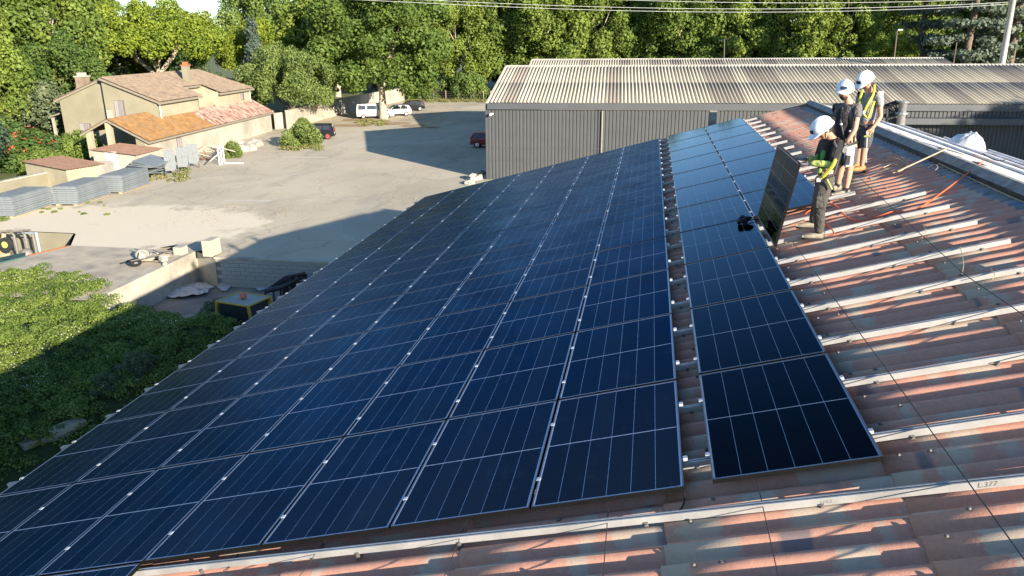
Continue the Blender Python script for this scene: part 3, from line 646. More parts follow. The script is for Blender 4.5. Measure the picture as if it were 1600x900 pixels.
# antenna, lamp, posts
def yagi(px, py0, py1, Y, label):
    a = Vector(CW+ray(px, py1)/ray(px, py1)[1]*(Y-CW[1])); c = Vector(CW+ray(px, py0)/ray(px, py0)[1]*(Y-CW[1]))
    t = thing('aerial', label, 'antenna', a-Vector((0, 0, .6))); MB().tube([a-Vector((0, 0, .6)), c], .035, 6).build('mast', M['steel'], t)
    b = MB(); b.tube([c+Vector((-.5, 0, -.1)), c+Vector((.4, 0, .1))], .03, 5)
    for k in range(5): b.tube([c+Vector((-.5+.22*k, -.3, -.1+.05*k)), c+Vector((-.5+.22*k, .3, -.1+.05*k))], .02, 4)
    b.build('aerial_head', M['steel'], t)
yagi(1132, 62, 90, 73, 'small television aerial on a thin mast above the rear hangar roof')
a = at(1400, 84, (30, 95, 0)); c = at(1402, 48, (30, 95, 0)); t = thing('street_lamp', 'distant street lamp with a pale head in front of the plane trees', 'lamp', a-Vector((0, 0, 6)))
MB().tube([a-Vector((0, 0, 6)), c], .07, 6).build('pole', M['bark'], t); MB().cb(c+Vector((.3, 0, .1)), (.5, .25, .14)).build('lamp_head', M['white'], t)
a = at(1493, 84, (34, 95, 0)); c = at(1495, 66, (34, 95, 0)); tag(MB().tube([a-Vector((0, 0, 5)), c], .055, 6).build('wooden_post', M['bark']), 'thin pale wooden post left of the big utility pole', 'post')
# utility pole and power lines
pb, pt = at(1562, 120, (29.5, 74, 0)), at(1588, -30, (29.5, 74, 0)); pd = (pt-pb).normalized()
t = thing('utility_pole', 'tall leaning grey utility pole behind the hangar roofs', 'pole', pb-pd*8)
MB().tube([pb-pd*8, pt], [.30, .24], 12).build('pole', M['pole'], t, True); pc = pb+pd*7.6; MB().cb(pc, (1.6, .12, .12)).build('cross_arm', M['bark'], t)
for k, (y0, y1, y2, lab) in enumerate([(-12, 4, -3, 'topmost pale power line over the trees'), (2, 14, 3, 'middle pale power line over the trees'), (6, 19, 6, 'lowest pale power line over the trees'), (-22, -4, -8, 'faint upper power line over the trees')]):
    A, B_, C_ = at(730-k*20, y0, (0, 70, 3)), at(1160, y1, (0, 72, 3)), at(1582, y2, (29.5, 74, 3)); pts = []
    for q in range(25):
        s = q/24; l0, l1, l2 = (s-.5)*(s-1)*2, -4*s*(s-1), s*(s-.5)*2
        pts.append(A*l0+B_*l1+C_*l2)
    D = A+(A-pts[1])*14; tag(MB().tube([D]+pts, .014, 5).build('power_line', M['cable']), lab, 'power line', 'power lines over the trees')

# ------------------------------------------------------------------ the house and its outbuildings
def waves_roof(b, p00, p10, p11, p01, pitch=.24, amp=.04, mi=0):
    """corrugated quad: waves counted along p00->p10, running up to p01/p11"""
    p00, p10, p11, p01 = map(Vector, (p00, p10, p11, p01)); L = (p10-p00).length; n = max(4, int(L/pitch)*4); nz = (p10-p00).cross(p01-p00).normalized()
    if nz.z < 0: nz = -nz
    rows = 4; vs = []
    for j in range(rows+1):
        for i in range(n+1):
            a = p00.lerp(p10, i/n); c = p01.lerp(p11, i/n); vs.append(a.lerp(c, j/rows)+nz*(amp*math.cos(i*math.pi/2)))
    m = n+1; b.add(vs, [(j*m+i, j*m+i+1, (j+1)*m+i+1, (j+1)*m+i) for j in range(rows) for i in range(n)], mi); return b
hs = thing('house', 'two-storey cream rendered farmhouse with tan tiled gable roof and brown stained gable', 'house', (-41, 53, GZ), (0, 0, R_(5)))
lb = thing('low_annex', 'low cream annex with orange lichened tiles and an open gabled porch', 'house', (-41.4, 53, GZ), (0, 0, R_(5)))
EZ, AZ = 5.0, 6.95; XR, XL, XA = -2.5, -12.1, -7.4
b = MB()                                                        # gable walls, right half stands forward of the left
b.prism([(XR, 6.3, 0), (XR, 6.3, EZ), (XA, 6.3, AZ), (XA, 6.3, 0)], (0, .25, 0))
b.prism([(XA, 6.9, 0), (XA, 6.9, AZ-.12), (XL, 6.9, EZ), (XL, 6.9, 0)], (0, .25, 0)); b.bx(XA-.004, XA+.2, 6.32, 7.1, 0, AZ-.2); b.build('gable_wall', M['gable'], hs, local=True)
b = MB(); b.bx(XR-.25, XR, 6.5, 14.2, 0, EZ); b.bx(XR-2.2, XR-2.0, 14.2, 18.6, 0, EZ+.6); b.bx(XR-2.2, XR, 14.0, 14.2, 0, EZ+.1); b.bx(XR-.25, XR, 18.5, 26.6, 0, EZ); b.prism([(XR-2.2, 18.3, 0), (XR, 18.3, 0), (XR, 18.3, EZ-.08), (XR-2.2, 18.3, EZ+.85)], (0, .2, 0))
b.bx(XL, XR-.2, 26.4, 26.6, 0, EZ-.05); b.bx(XL, XL+.25, 7.1, 26.4, 0, EZ); b.build('wall', M['render'], hs, local=True)
sr = (AZ-EZ)/(XR-XA)
b = MB(); ox = .45
def rz(x): return AZ+.12-abs(x-XA)*abs(sr)
waves_roof(b, (XR+ox, 6.0, rz(XR+ox)), (XR+ox, 14.3, rz(XR+ox)), (XA, 14.3, rz(XA)), (XA, 6.0, rz(XA)))
waves_roof(b, (XR-1.6, 14.3, rz(XR-1.6)), (XR-1.6, 18.3, rz(XR-1.6)), (XA, 18.3, rz(XA)), (XA, 14.3, rz(XA)))
waves_roof(b, (XR+ox, 18.3, rz(XR+ox)), (XR+ox, 26.6, rz(XR+ox)), (XA, 24.5, rz(XA)), (XA, 18.3, rz(XA)))
waves_roof(b, (XL-ox, 6.7, rz(XL-ox)), (XL-ox, 26.6, rz(XL-ox)), (XA, 24.5, rz(XA)), (XA, 6.7, rz(XA)))
waves_roof(b, (XR+ox, 26.6, rz(XR+ox)), (XL-ox, 26.6, rz(XL-ox)), (XA-.02, 24.5, rz(XA)), (XA, 24.5, rz(XA)))
b.build('roof', M['rooftan'], hs, True, local=True)
b = MB()
for y0, y1 in ((6.0, 14.3), (18.3, 27.0)): b.bx(XR+.30, XR+.44, y0, y1, rz(XR+ox)-.28, rz(XR+ox)-.08)
b.bx(XR-1.75, XR-1.6, 14.3, 18.3, rz(XR-1.6)-.25, rz(XR-1.6)-.06); b.build('gutter', M['trim'], hs, local=True)
b = MB(); b.prism([(XR+ox, 5.98, rz(XR+ox)-.06), (XA, 5.98, rz(XA)-.06), (XA, 5.98, rz(XA)-.24), (XR+ox, 5.98, rz(XR+ox)-.24)], (0, .12, 0)); b.prism([(XL-ox, 6.68, rz(XL-ox)-.06), (XA, 6.68, rz(XA)-.06), (XA, 6.68, rz(XA)-.24), (XL-ox, 6.68, rz(XL-ox)-.24)], (0, .12, 0)); b.build('verge', M['trim'], hs, local=True)
def shutter_win(par, x, y, z0, z1, w=.9):
    f = MB().bx(x-.03, x+w+.03, y-.02, y+.05, z0-.03, z1+.03).build('window', M['shut_dark'], par, local=True)
    MB().bx(x+.02, x+w*.42, y-.06, y-.02, z0, z1).build('shutter', M['shut'], f, local=True); MB().cb((x+w*.72, y-.14, (z0+z1)/2), (w*.52, .04, z1-z0), 0, Matrix.Rotation(R_(-14), 3, 'Z')).build('shutter', M['shut'], f, local=True)
    MB().bx(x-.15, x+w+.15, y-.14, y+.02, z0-.14, z0-.04).build('sill', M['concrete'], f, local=True)
M['shut'] = mat('lilac_grey_shutter', (.27, .245, .24), .7, var=.06); M['shut_dark'] = mat('shutter_shade', (.12, .10, .09), .8)
shutter_win(hs, -6.5, 6.3, 3.55, 5.0); shutter_win(hs, -10.6, 6.9, 1.2, 2.9, 1.1)
f = MB().bx(XR, XR+.04, 24.0, 24.9, 3.7, 4.6).build('window', M['shut_dark'], hs, local=True); MB().bx(XR+.04, XR+.07, 24.05, 24.45, 3.75, 4.55).build('shutter', M['shut'], f, local=True)
MB().tube([(XR+.1, 26.4, 2.6), (XR+.1, 26.4, EZ-.2)], .06, 6).build('downpipe', M['white'], hs, local=True); MB().tube([(XR+.1, 6.6, 3.2), (XR+.1, 6.6, EZ-.2)], .06, 6).build('downpipe', M['white'], hs, local=True)
def chimney(par, x, y, z0, z1, w, m, cap):
    c = MB().bx(x-w/2, x+w/2, y-w/2, y+w/2, z0, z1).build('chimney', m, par, local=True); MB().bx(x-w/2-.08, x+w/2+.08, y-w/2-.08, y+w/2+.08, z1, z1+.12).bx(x-w/3, x+w/3, y-w/3, y+w/3, z1+.12, z1+.4).build('chimney_cap', cap, c, local=True)
M['redbrick'] = mat('red_brick', (.36, .12, .06), .9)
chimney(hs, -5.1, 17.5, rz(-5.1)-.3, rz(-5.1)+1.5, .62, M['gable'], M['redbrick']); chimney(hs, -11.9, 10.5, 4.5, 6.9, .9, M['rooftan'], M['plaster'])
b = MB(); b.prism([(XL, 8, 4.1), (XL-2.2, 8, 3.4), (XL-2.2, 8, 3.28), (XL, 8, 3.95)], (0, 3, 0)); b.build('awning', M['trim'], hs, local=True); MB().bx(XL-2.05, XL-1.85, 8.2, 8.4, 0, 3.3).build('post', M['whiterender'], hs, local=True)
# annex
AX, AZ2, AE = -3.1, 3.95, 2.3; b = MB()
b.bx(-.22, 0, .15, 26.9, 0, AE-.02); b.bx(-3.35, -.2, 26.7, 26.9, 0, AE); b.build('wall', M['whiterender'], lb, local=True)
b = MB(); b.bx(-5.0, -.2, .15, .35, 0, 1.35); b.bx(-.95, -.2, .15, .36, 1.35, 2.4); b.build('porch_wall', M['gable'], lb, local=True)
for x, z in ((-3.2, AZ2-.25), (-5.0, 3.0)): MB().bx(x-.22, x+.22, .1, .5, 0, z).build('pillar', M['render'], lb, local=True)
MB().bx(-5.2, -3.4, 6.0, 6.25, 0, 3.0).bx(-3.0, -.3, 3.6, 3.7, 0, 2.2).build('porch_back', M['render'], lb, local=True)
sa = (AZ2-AE)/(0-AX)
def az(x): return AZ2+.05-abs(x-AX)*sa
for y0, y1, mm in ((-.1, 6.2, 'rooforange'), (6.2, 12.0, 'rooforange'), (12.0, 27.2, 'roofnew')):
    b = MB(); xt = AX if y0 < 6 else XR+.02
    waves_roof(b, (.3, y0, az(.3)), (.3, y1, az(.3)), (xt, y1, az(xt)), (xt, y0, az(xt))); b.build('roof', M[mm], lb, True, local=True)
b = MB(); waves_roof(b, (-5.6, -.1, az(-5.6)+.1), (-5.6, 6.2, az(-5.6)+.1), (AX, 6.2, az(AX)), (AX, -.1, az(AX))); b.build('roof', M['rooftan'], lb, True, local=True)
MB().bx(.2, .34, -.1, 27.2, az(.3)-.22, az(.3)-.05).build('gutter', M['trim'], lb, local=True)
b = MB(); b.prism([(.3, -.12, az(.3)-.06), (AX, -.12, az(AX)-.06), (AX, -.12, az(AX)-.22), (.3, -.12, az(.3)-.22)], (0, .1, 0)); b.prism([(-5.6, -.12, az(-5.6)+.04), (AX, -.12, az(AX)-.06), (AX, -.12, az(AX)-.22), (-5.6, -.12, az(-5.6)-.12)], (0, .1, 0)); b.build('verge', M['trim'], lb, local=True)
f = MB().bx(0, .03, 4.9, 5.8, .95, 1.85).build('window', M['shut_dark'], lb, local=True); MB().bx(.03, .05, 5.0, 5.32, 1.0, 1.8).bx(.03, .05, 5.4, 5.72, 1.0, 1.8).build('shutter', M['shut'], f, local=True); MB().bx(0, .18, 4.8, 6.2, .7, .85).build('sill', M['concrete'], f, local=True)
MB().cb((-3.1, .6, 4.35), (.35, .35, .7)).build('chimney', M['whiterender'], lb, local=True)
# little sheds
def shed(name, label, x0, x1, y0, y1, zl, zh, door, yaw=4):
    t = thing(name, label, 'shed', (x0, y0, GZ), (0, 0, R_(yaw))); w, l = x1-x0, y1-y0
    b = MB(); b.prism([(0, 0, 0), (w, 0, 0), (w, 0, zl-.08), (0, 0, zh-.08)], (0, l, 0)); b.build('wall', M['whiterender'] if door else M['render'], t, local=True)
    b = MB(); waves_roof(b, (w+.25, -.25, zl), (w+.25, l+.25, zl), (-.2, l+.25, zh), (-.2, -.25, zh), .22, .035); b.build('roof', M['roofpink'], t, True, local=True)
    MB().bx(-.15, w+.2, -.22, -.16, zl-.1, zl-.02).build('verge', M['rooftan'], t, local=True) if 0 else None
    if door:
        d = MB().bx(1.0, 1.95, -.05, .0, .05, 1.9).build('door', M['white'], t, local=True); MB().ball((1.85, -.08, 1.0), .04).build('handle', M['steel'], d, local=True)
    return t
shed('shed', 'small white shed with a pale door and tan roof below the annex porch', -43.1, -39.7, 48.7, 52.3, 1.65, 2.05, True)
shed('shed', 'low cream shed with a pinkish tile roof behind the boundary wall', -43.8, -39.4, 42.6, 45.2, 1.75, 2.05, False, -16)
bwl = thing('boundary_wall', 'old stained cream boundary wall behind the stacks of grey panels', 'wall', (-42, 35, GZ))
MB().prism([(-43.2, 20, GZ), (-41.9, 42.0, GZ), (-41.65, 42.0, GZ), (-42.95, 20, GZ)], (0, 0, 1.35)).build('wall', M['gable'], bwl, bevel=.03); MB().prism([(-43.27, 20, GZ+1.35), (-41.97, 42.05, GZ+1.35), (-41.58, 42.05, GZ+1.35), (-42.88, 20, GZ+1.35)], (0, 0, .09)).build('coping', M['concrete'], bwl)
MB().bx(-42.4, -39.9, 46.55, 46.75, GZ, GZ+1.5).build('wall', M['block'], bwl)
# white boundary wall running to the back of the yard
wb = thing('boundary_wall', 'long whitewashed boundary wall behind the parked white van', 'wall', (-43, 100, GZ))
pts = [(-42.6, 81.8), (-43.6, 98), (-43.2, 112), (-42.4, 125.5)]
for (a0, b0), (a1, b1) in zip(pts, pts[1:]):
    MB().prism([(a0, b0, GZ), (a1, b1, GZ), (a1-.3, b1, GZ), (a0-.3, b0, GZ)], (0, 0, 2.1)).build('wall', M['whiterender'], wb); MB().prism([(a0+.05, b0, GZ+2.1), (a1+.05, b1, GZ+2.1), (a1-.35, b1, GZ+2.1), (a0-.35, b0, GZ+2.1)], (0, 0, .08)).build('coping', M['whiterender'], wb)
    MB().prism([(a0+.06, b0, GZ), (a1+.06, b1, GZ), (a1, b1, GZ), (a0, b0, GZ)], (0, 0, .5)).build('plinth', M['concrete'], wb)
MB().bx(-42.9, -42.2, 125.3, 126.0, GZ, GZ+2.5).build('pillar', M['render'], wb)
gw = thing('boundary_wall', 'grey-white garden wall beyond the annex with tree shadow on it', 'wall', (-44, 82, GZ))
MB().prism([(-43.9, 81.2, GZ), (-42.8, 86, GZ), (-43.0, 86, GZ), (-44.1, 81.2, GZ)], (0, 0, 1.9)).build('wall', M['whiterender'], gw)
# wire fence at the back
fn = thing('wire_fence', 'rusty wire fence with posts at the far end of the yard', 'fence', (-33, 126.5, GZ))
for k in range(9):
    x = -41.5+k*2.2; MB().tube([(x, 126.3+.05*k, GZ), (x, 126.3+.05*k, GZ+1.7)], .06, 5).build('post', M['steel'] if k % 3 else M['wood'], fn)
b = MB(); [b.tube([(-41.5, 126.3, GZ+h), (-23.9, 126.7, GZ+h)], .02, 4) for h in (.3, .6, .9, 1.2, 1.5)]; b.build('wires', M['steel'], fn)
for k, x in enumerate((-27.0, -25.2)): tag(MB().bx(x, x+.6, 125.8, 126.4, GZ, GZ+1.7+.2*k, 0).build('stone_pillar', M['gable'], bevel=.05), ['left', 'right'][k]+' one of two old stone gate pillars at the far fence', 'pillar')

# ------------------------------------------------------------------ stacked panels and scrap along the left wall
def stack(x, y, yaw, label, n=8, w=1.75, l=3.6, hh=.14):
    t = thing('panel_stack', label, 'stack', (x, y, GZ), (0, 0, R_(yaw)), 'stacks of grey metal panels')
    for sx in (-.6, .6): MB().bx(sx-.12, sx+.12, -l/2, l/2, 0, .12).build('bearer', M['wood'], t, local=True)
    b = MB(); b.bx(-w/2, w/2, -l/2, l/2, 0, hh-.035); b.bx(-w/2+.05, w/2-.05, -l/2+.05, l/2-.05, hh-.035, hh-.003)
    me = b.mesh('panel', M['galv'])
    for k in range(n): link('panel', me, t, (random.uniform(-.04, .04), random.uniform(-.04, .04), .12+k*hh), (0, 0, random.uniform(-.012, .012)))
    for k in range(9): MB().bx(-w/2+.08+k*(w-.16)/9, -w/2+.08+(k+.72)*(w-.16)/9, -l/2+.08, l/2-.08, .12+n*hh-.002, .12+n*hh+.03).build('slat', M['galv'], t, local=True)
    return t
stack(-38.65, 36.0, 6, 'stack of grey metal panels nearest the left picture edge')
stack(-37.25, 39.7, 6, 'middle stack of grey metal panels, its weeds at the foot')
stack(-37.05, 43.8, 7, 'stack of grey metal panels furthest from the left edge, loose slats on top')
for k, (px, py) in enumerate(((268, 274), (287, 268), (304, 262))):
    p = gp(px, py); t = thing('trestle_panel', '%s of three grey panels standing upright on folding legs' % ['nearest', 'middle', 'farthest'][k], 'panel', p, (R_(-8), 0, R_(26)), 'upright grey panels')
    MB().bx(-.42, .42, -.03, .03, .35, 1.95).build('board', M['galv2'], t, local=True, bevel=.01)
    for s in (-.38, .38): MB().tube([(s, -.05, .5), (s, -.3, 0)], .03, 5).tube([(s, .05, .5), (s, .3, .04)], .03, 5).build('leg', M['steel'], t, local=True)
    MB().bx(-.42, .42, -.045, -.03, 1.12, 1.18).bx(-.02, .02, -.045, -.03, .36, 1.94).build('batten', M['galv2'], t, local=True)
t = thing('metal_sheets', 'heap of slanting grey metal sheets between the stack and the upright panels', 'metal sheets', (-38.6, 48.5, GZ))
for k in range(6): MB().cb((-38.9+.12*k, 48.6+.1*k, GZ+.22+k*.2), (1.9, 3.4-.2*k, .06), 0, Matrix.Rotation(R_(-8+4*k), 3, 'Y') @ Matrix.Rotation(R_(6*(k % 3)-8), 3, 'X')).build('sheet', M['galv'], t)
MB().bx(-39.7, -38.3, 47.2, 49.9, GZ, GZ+.2).build('base_frame', M['black'], t)
for k, (px, py, h) in enumerate(((219, 262, .9), (222, 258, 1.1), (234, 256, .7), (246, 254, .9), (249, 250, .6), (257, 247, 1.0), (261, 246, .8))):
    p = gp(px, py)+Vector((0, 0, .2)); tag(MB().tube([p-Vector((0, 0, .2)), p+Vector((.05, 0, h+.5))], .035, 5).build('steel_post', M['steel'] if k % 2 else M['rust']), '%s thin steel post from the left sticking up behind the metal sheets' % ORD[k], 'post', 'thin steel posts')
t = thing('scrap_heap', 'tangle of scrap tubes and frames behind the upright panels', 'scrap', (-38, 56.5, GZ)); rn = random.Random(4)
for k in range(16):
    c = Vector((-38.3+rn.uniform(-1, 1), 57+rn.uniform(-1.6, 1.6), GZ+rn.uniform(.1, 1.1))); d = Vector((rn.uniform(-1, 1), rn.uniform(-1, 1), rn.uniform(-.4, .4))).normalized()*rn.uniform(.4, 1.3)
    MB().tube([c-d, c+d], .045, 5).build('tube', [M['steel'], M['rust'], M['plaster']][k % 3], t)
t = thing('white_trolley', 'white painted upright metal frame with a long foot beside the green bush', 'frame', gp(345, 258))
p = gp(345, 258)
for s in (0, .45, .9): MB().tube([p+Vector((-.1, s*.9, 0)), p+Vector((-.1, s*.9, 1.6))], .06, 5).build('upright', M['white'], t)
MB().tube([p+Vector((-.1, -1.4, .55)), p+Vector((-.1, .9, 1.2))], .05, 5).build('rail', M['white'], t); MB().tube([p+Vector((0, .8, .05)), p+Vector((1.6, .9, .05))], .06, 5).build('foot', M['white'], t)
for k, (px, py, s, lab) in enumerate([(376, 236, 1.3, 'large cream rubble mound beside the green bush'), (398, 228, .8, 'smaller rubble mound behind the cream mound'), (742, 280, .55, 'broken white masonry lump at the hangar corner'), (734, 287, .4, 'small white masonry fragment by the hangar corner'), (752, 272, .35, 'dark debris piece against the hangar base')]):
    p = gp(px, py); b = MB(); sd = random.uniform(0, 90)
    def fr(u, v):
        q = Vector((math.cos(u*2*math.pi)*math.sin(v*math.pi), math.sin(u*2*math.pi)*math.sin(v*math.pi)*1.5, -.5*math.cos(v*math.pi)+.2)); return p+q*s*(1+.5*mnoise.noise(q*1.7+Vector((sd, 0, 0))))
    b.grid(fr, 14, 10); tag(b.build('rubble_mound', M['plaster'] if k != 4 else M['slab']), lab, 'rubble')
# concrete block and debris on the slab
q = gp(330, 402); t = tag(MB().cb((q.x-.1, q.y+.3, GZ+.45), (.5, .9, .8)).build('concrete_block', M['whiterender'], bevel=.03), 'tall pale concrete block standing at the end of the slab', 'block')
q = gp(283, 397); tag(MB().cb((q.x, q.y, GZ+.2), (.5, .5, .4)).build('white_box', M['plaster'], bevel=.02), 'small white box on the slab beside the dark sheet', 'box')
q = gp(272, 387); tag(MB().add([(q.x-.7, q.y-.25, GZ+.03), (q.x-.1, q.y-.5, GZ+.2), (q.x+.6, q.y-.2, GZ+.18), (q.x+.6, q.y+.4, GZ+.03), (q.x-.2, q.y+.5, GZ+.03)], [(0, 1, 2, 3, 4)]).add([(q.x-.7, q.y-.25, GZ+.01), (q.x-.1, q.y-.5, GZ+.18), (q.x+.6, q.y-.2, GZ+.16), (q.x+.6, q.y+.4, GZ+.01), (q.x-.2, q.y+.5, GZ+.01)], [(4, 3, 2, 1, 0)]).build('bent_sheet', mat('slate_blue_sheet', (.07, .09, .12), .6)), 'dark bent sheet lying at the edge of the slab', 'sheet')
t = thing('debris_pile', 'pile of broken white plaster, boards and rods on the grey slab', 'debris', gp(232, 405)); rn = random.Random(9)
for k in range(15):
    c = gp(222+rn.uniform(0, 36), 398+rn.uniform(-5, 12), GZ+rn.uniform(.08, .45)); Rm = Matrix.Rotation(rn.uniform(0, 3), 3, 'Z') @ Matrix.Rotation(rn.uniform(-.6, .6), 3, 'X')
    if k % 3 == 0: MB().cb(c, (rn.uniform(.3, .6), rn.uniform(.2, .5), rn.uniform(.12, .35)), 0, Rm).build('chunk', M['plaster'], t, bevel=.03)
    elif k % 3 == 1: MB().cb(c, (rn.uniform(.7, 1.4), .12, .03), 0, Rm).build('board', M['pinkrag'] if k < 6 else M['wood'], t)
    else: MB().tube([c-Rm @ Vector((.6, 0, 0)), c+Rm @ Vector((.6, 0, .1))], .03, 5).build('rod', M['steel'], t)
MB().ball(gp(222, 398, GZ+.25), (.35, .3, .28)).build('bucket_lump', M['plaster'], t); MB().ball(gp(211, 410, GZ+.2), (.3, .3, .2)).build('dark_bag', M['black'], t)
strand('iron_bar', 'long dark bar lying on the slab left of the plaster pile', 'bar', [gp(188, 412, GZ+.05), gp(212, 404, GZ+.12)], .04, M['black'])
q = gp(258, 415); tag(MB().ball((q.x, q.y, GZ+.08), (.12, .12, .1)).build('plaster_lump', M['plaster']), 'small white plaster lump near the slab edge', 'plaster')
# pipework and old machine in the recess
t = thing('pipe_manifold', 'row of grey bent pipes standing in the concrete recess', 'pipework', gp(30, 400, -8.5))
for k, (x0, y0, y1) in enumerate(((28, 371, 396), (45, 367, 396), (57, 367, 394))):
    a, c = gp(x0, y1, -7.6), None; top = a+Vector((0, 0, 1.0)); MB().tube([a-Vector((0, 0, .8)), top, top+Vector((-.25, .1, .16)), top+Vector((-1.3, .3, .12))], .07, 8).build('pipe', M['pipe'], t, True)
a = gp(63, 396, -7.6); tag(MB().tube([a-Vector((0, 0, .8)), a+Vector((0, 0, 1.15))], .05, 6).tube([a+Vector((0, 0, 1.1)), a+Vector((-1.5, .4, .95))], .04, 6).build('blue_post', M['bluepaint']), 'pale blue post at the right end of the pipework', 'post')
a = gp(42, 398, -7.4); tag(MB().ball(a, (.32, .32, .34)).build('pump_body', M['pipe'], None, True), 'round pale pump body in front of the grey pipes', 'pump')
t = thing('old_machine', 'old faded orange machine with a black tyre at the left picture edge', 'machine', gp(5, 400, -8.5)); w0 = gp(9, 382, -6.7)
MB().tube([w0+Vector((0, -.06, 0)), w0+Vector((0, .08, 0))], .36, 18).build('tyre', M['rubber'], t); MB().tube([w0+Vector((0, -.09, 0)), w0+Vector((0, -.03, 0))], .17, 12).build('rim', M['hivis'], t)
b = MB(); a = gp(4, 404, -7.8); b.tube([a, gp(6, 360, -6.6)], .11, 8); b.cb(gp(2, 398, -7.6), (.5, .6, 1.0)); b.tube([gp(-8, 372, -7.2), gp(14, 378, -7.2)], .07, 6); b.build('body', M['ochre'], t)
# loader and tarpaulins in the pit
lp = Vector((-15.1, 20.4, PZ)); t = thing('loader', 'small yellow loader with a red beacon half buried in the vines', 'loader', lp); z0, z1 = PZ+.9, PZ+2.25
cs = [at(338, 472, (-15.6, 20, -6.3)), at(388, 477, (-15.2, 19.8, -6.3))]
A, B_ = gp(338, 471, -6.3), gp(388, 479, -6.3); dx = (B_-A); dn = Vector((-dx.y, dx.x, 0)).normalized()*1.2
for q in (A, B_, B_+dn, A+dn): MB().tube([q, Vector((q.x+(B_.x+A.x-2*q.x)*-.06, q.y, -7.5))], .06, 6).build('cab_post', M['yellow'], t)
b = MB(); [b.tube([p, q], .04, 6) for p, q in ((A, B_), (B_, B_+dn), (B_+dn, A+dn), (A+dn, A))]; b.build('cab_frame', M['yellow'], t); MB().add([A, B_, B_+dn, A+dn], [(0, 1, 2, 3)]).build('cab_roof', M['block'], t)
MB().prism([A+dx*.06-Vector((0, 0, 1.2))+dn*.05, B_-dx*.06-Vector((0, 0, 1.2))+dn*.05, B_-dx*.06+dn*.95-Vector((0, 0, 1.2)), A+dx*.06+dn*.95-Vector((0, 0, 1.2))], (0, 0, 1.15)).build('cab_glass', M['glass'], t)
MB().prism([A-Vector((0, 0, 2.0)), B_-Vector((0, 0, 2.0)), B_+dn*1.3-Vector((0, 0, 2.0)), A+dn*1.3-Vector((0, 0, 2.0))], (0, 0, .8)).build('chassis', M['yellow'], t)
MB().ball(A.lerp(B_, .5)+dn*.5+Vector((0, 0, .14)), (.13, .13, .15)).build('beacon', M['pinkrag'], t)
MB().prism([gp(392, 482, -6.5), gp(414, 470, -6.5), gp(420, 462, -6.3), gp(400, 466, -6.3)], (0, 0, -.3)).build('boom', M['yellow'], t)
for q in (A, B_): MB().tube([q+Vector((0, -.1, -1.9)), q+Vector((0, .25, -1.9))], .38, 14).build('wheel', M['rubber'], t)
t = thing('grapple_rake', 'black steel rake attachment with curved tines leaning on the pit floor', 'attachment', gp(450, 455, -8.0))
a, c = gp(414, 455, -7.3), gp(478, 429, -6.9); MB().tube([a, gp(440, 449, -7.2), c], .11, 6).build('bar', M['black'], t)
a2, c2 = gp(446, 433, -6.9), gp(476, 427, -6.7); MB().tube([a2, c2], .09, 6).build('bar', M['black'], t)
for k in range(6):
    q = a.lerp(c, k/5); r2 = a2.lerp(c2, k/5); MB().tube([r2+Vector((0, 0, .0)), q, q+Vector((.1, -.25, -.5)), q+Vector((.25, -.35, -.9))], .055, 5).build('tine', M['black'], t)
MB().cb(gp(465, 447, -7.6), (1.2, 1.2, .9)).build('frame_block', M['black'], t)
for k, (pts, lab) in enumerate([([(312, 424), (332, 428), (352, 440), (360, 450), (352, 458), (340, 452), (338, 440), (318, 434)], 'pale grey tarpaulin strip curling along the floor of the sunken yard'), ([(258, 452), (275, 450), (300, 452), (330, 455), (318, 464), (285, 468), (262, 466), (254, 460)], 'crumpled white tarpaulin at the foot of the slab wall'), ([(280, 446), (300, 442), (322, 444), (335, 450), (320, 455), (295, 456)], 'flat grey sheeting lying between the two tarpaulins'), ([(390, 446), (415, 444), (425, 450), (405, 456)], 'small pale sheet lying in front of the block wall')]):
    pp = [gp(x, y, PZ+.02) for x, y in pts]; cpt = sum(pp, Vector())/len(pp); b = MB(); NR = 6; vs = [cpt+Vector((0, 0, .2))]; n = len(pp)*4; fs = []
    rim = [pp[i//4].lerp(pp[(i//4+1) % len(pp)], (i % 4)/4) for i in range(n)]
    for r in range(1, NR+1):
        for q in rim: w = cpt.lerp(q, r/NR); vs.append(w+Vector((0, 0, .04+(.28 if k == 1 else .10)*abs(mnoise.noise(w*2.2+Vector((k*9, 0, 0)))))))
    fs = [(0, 1+i, 1+(i+1) % n) for i in range(n)]+[(1+r*n+i, 1+(r+1)*n+i, 1+(r+1)*n+(i+1) % n, 1+r*n+(i+1) % n) for r in range(NR-1) for i in range(n)]
    tag(b.add(vs, fs).build('tarpaulin', M['tarp']), lab, 'tarpaulin')
t = thing('low_wall', 'low dark coped wall below the eaves at the bottom left', 'wall', gp(60, 700, -8.2))
a, c = gp(22, 690, -7.6), gp(120, 650, -7.6); dn = (c-a).cross(Vector((0, 0, 1))).normalized()
MB().prism([a, c, c+dn*.5, a+dn*.5], (0, 0, -.15)).build('coping', M['slab'], t); MB().prism([a+dn*.1-Vector((0, 0, .15)), c+dn*.1-Vector((0, 0, .15)), c+dn*.42-Vector((0, 0, .15)), a+dn*.42-Vector((0, 0, .15))], (0, 0, -.9)).build('wall', M['block'], t)

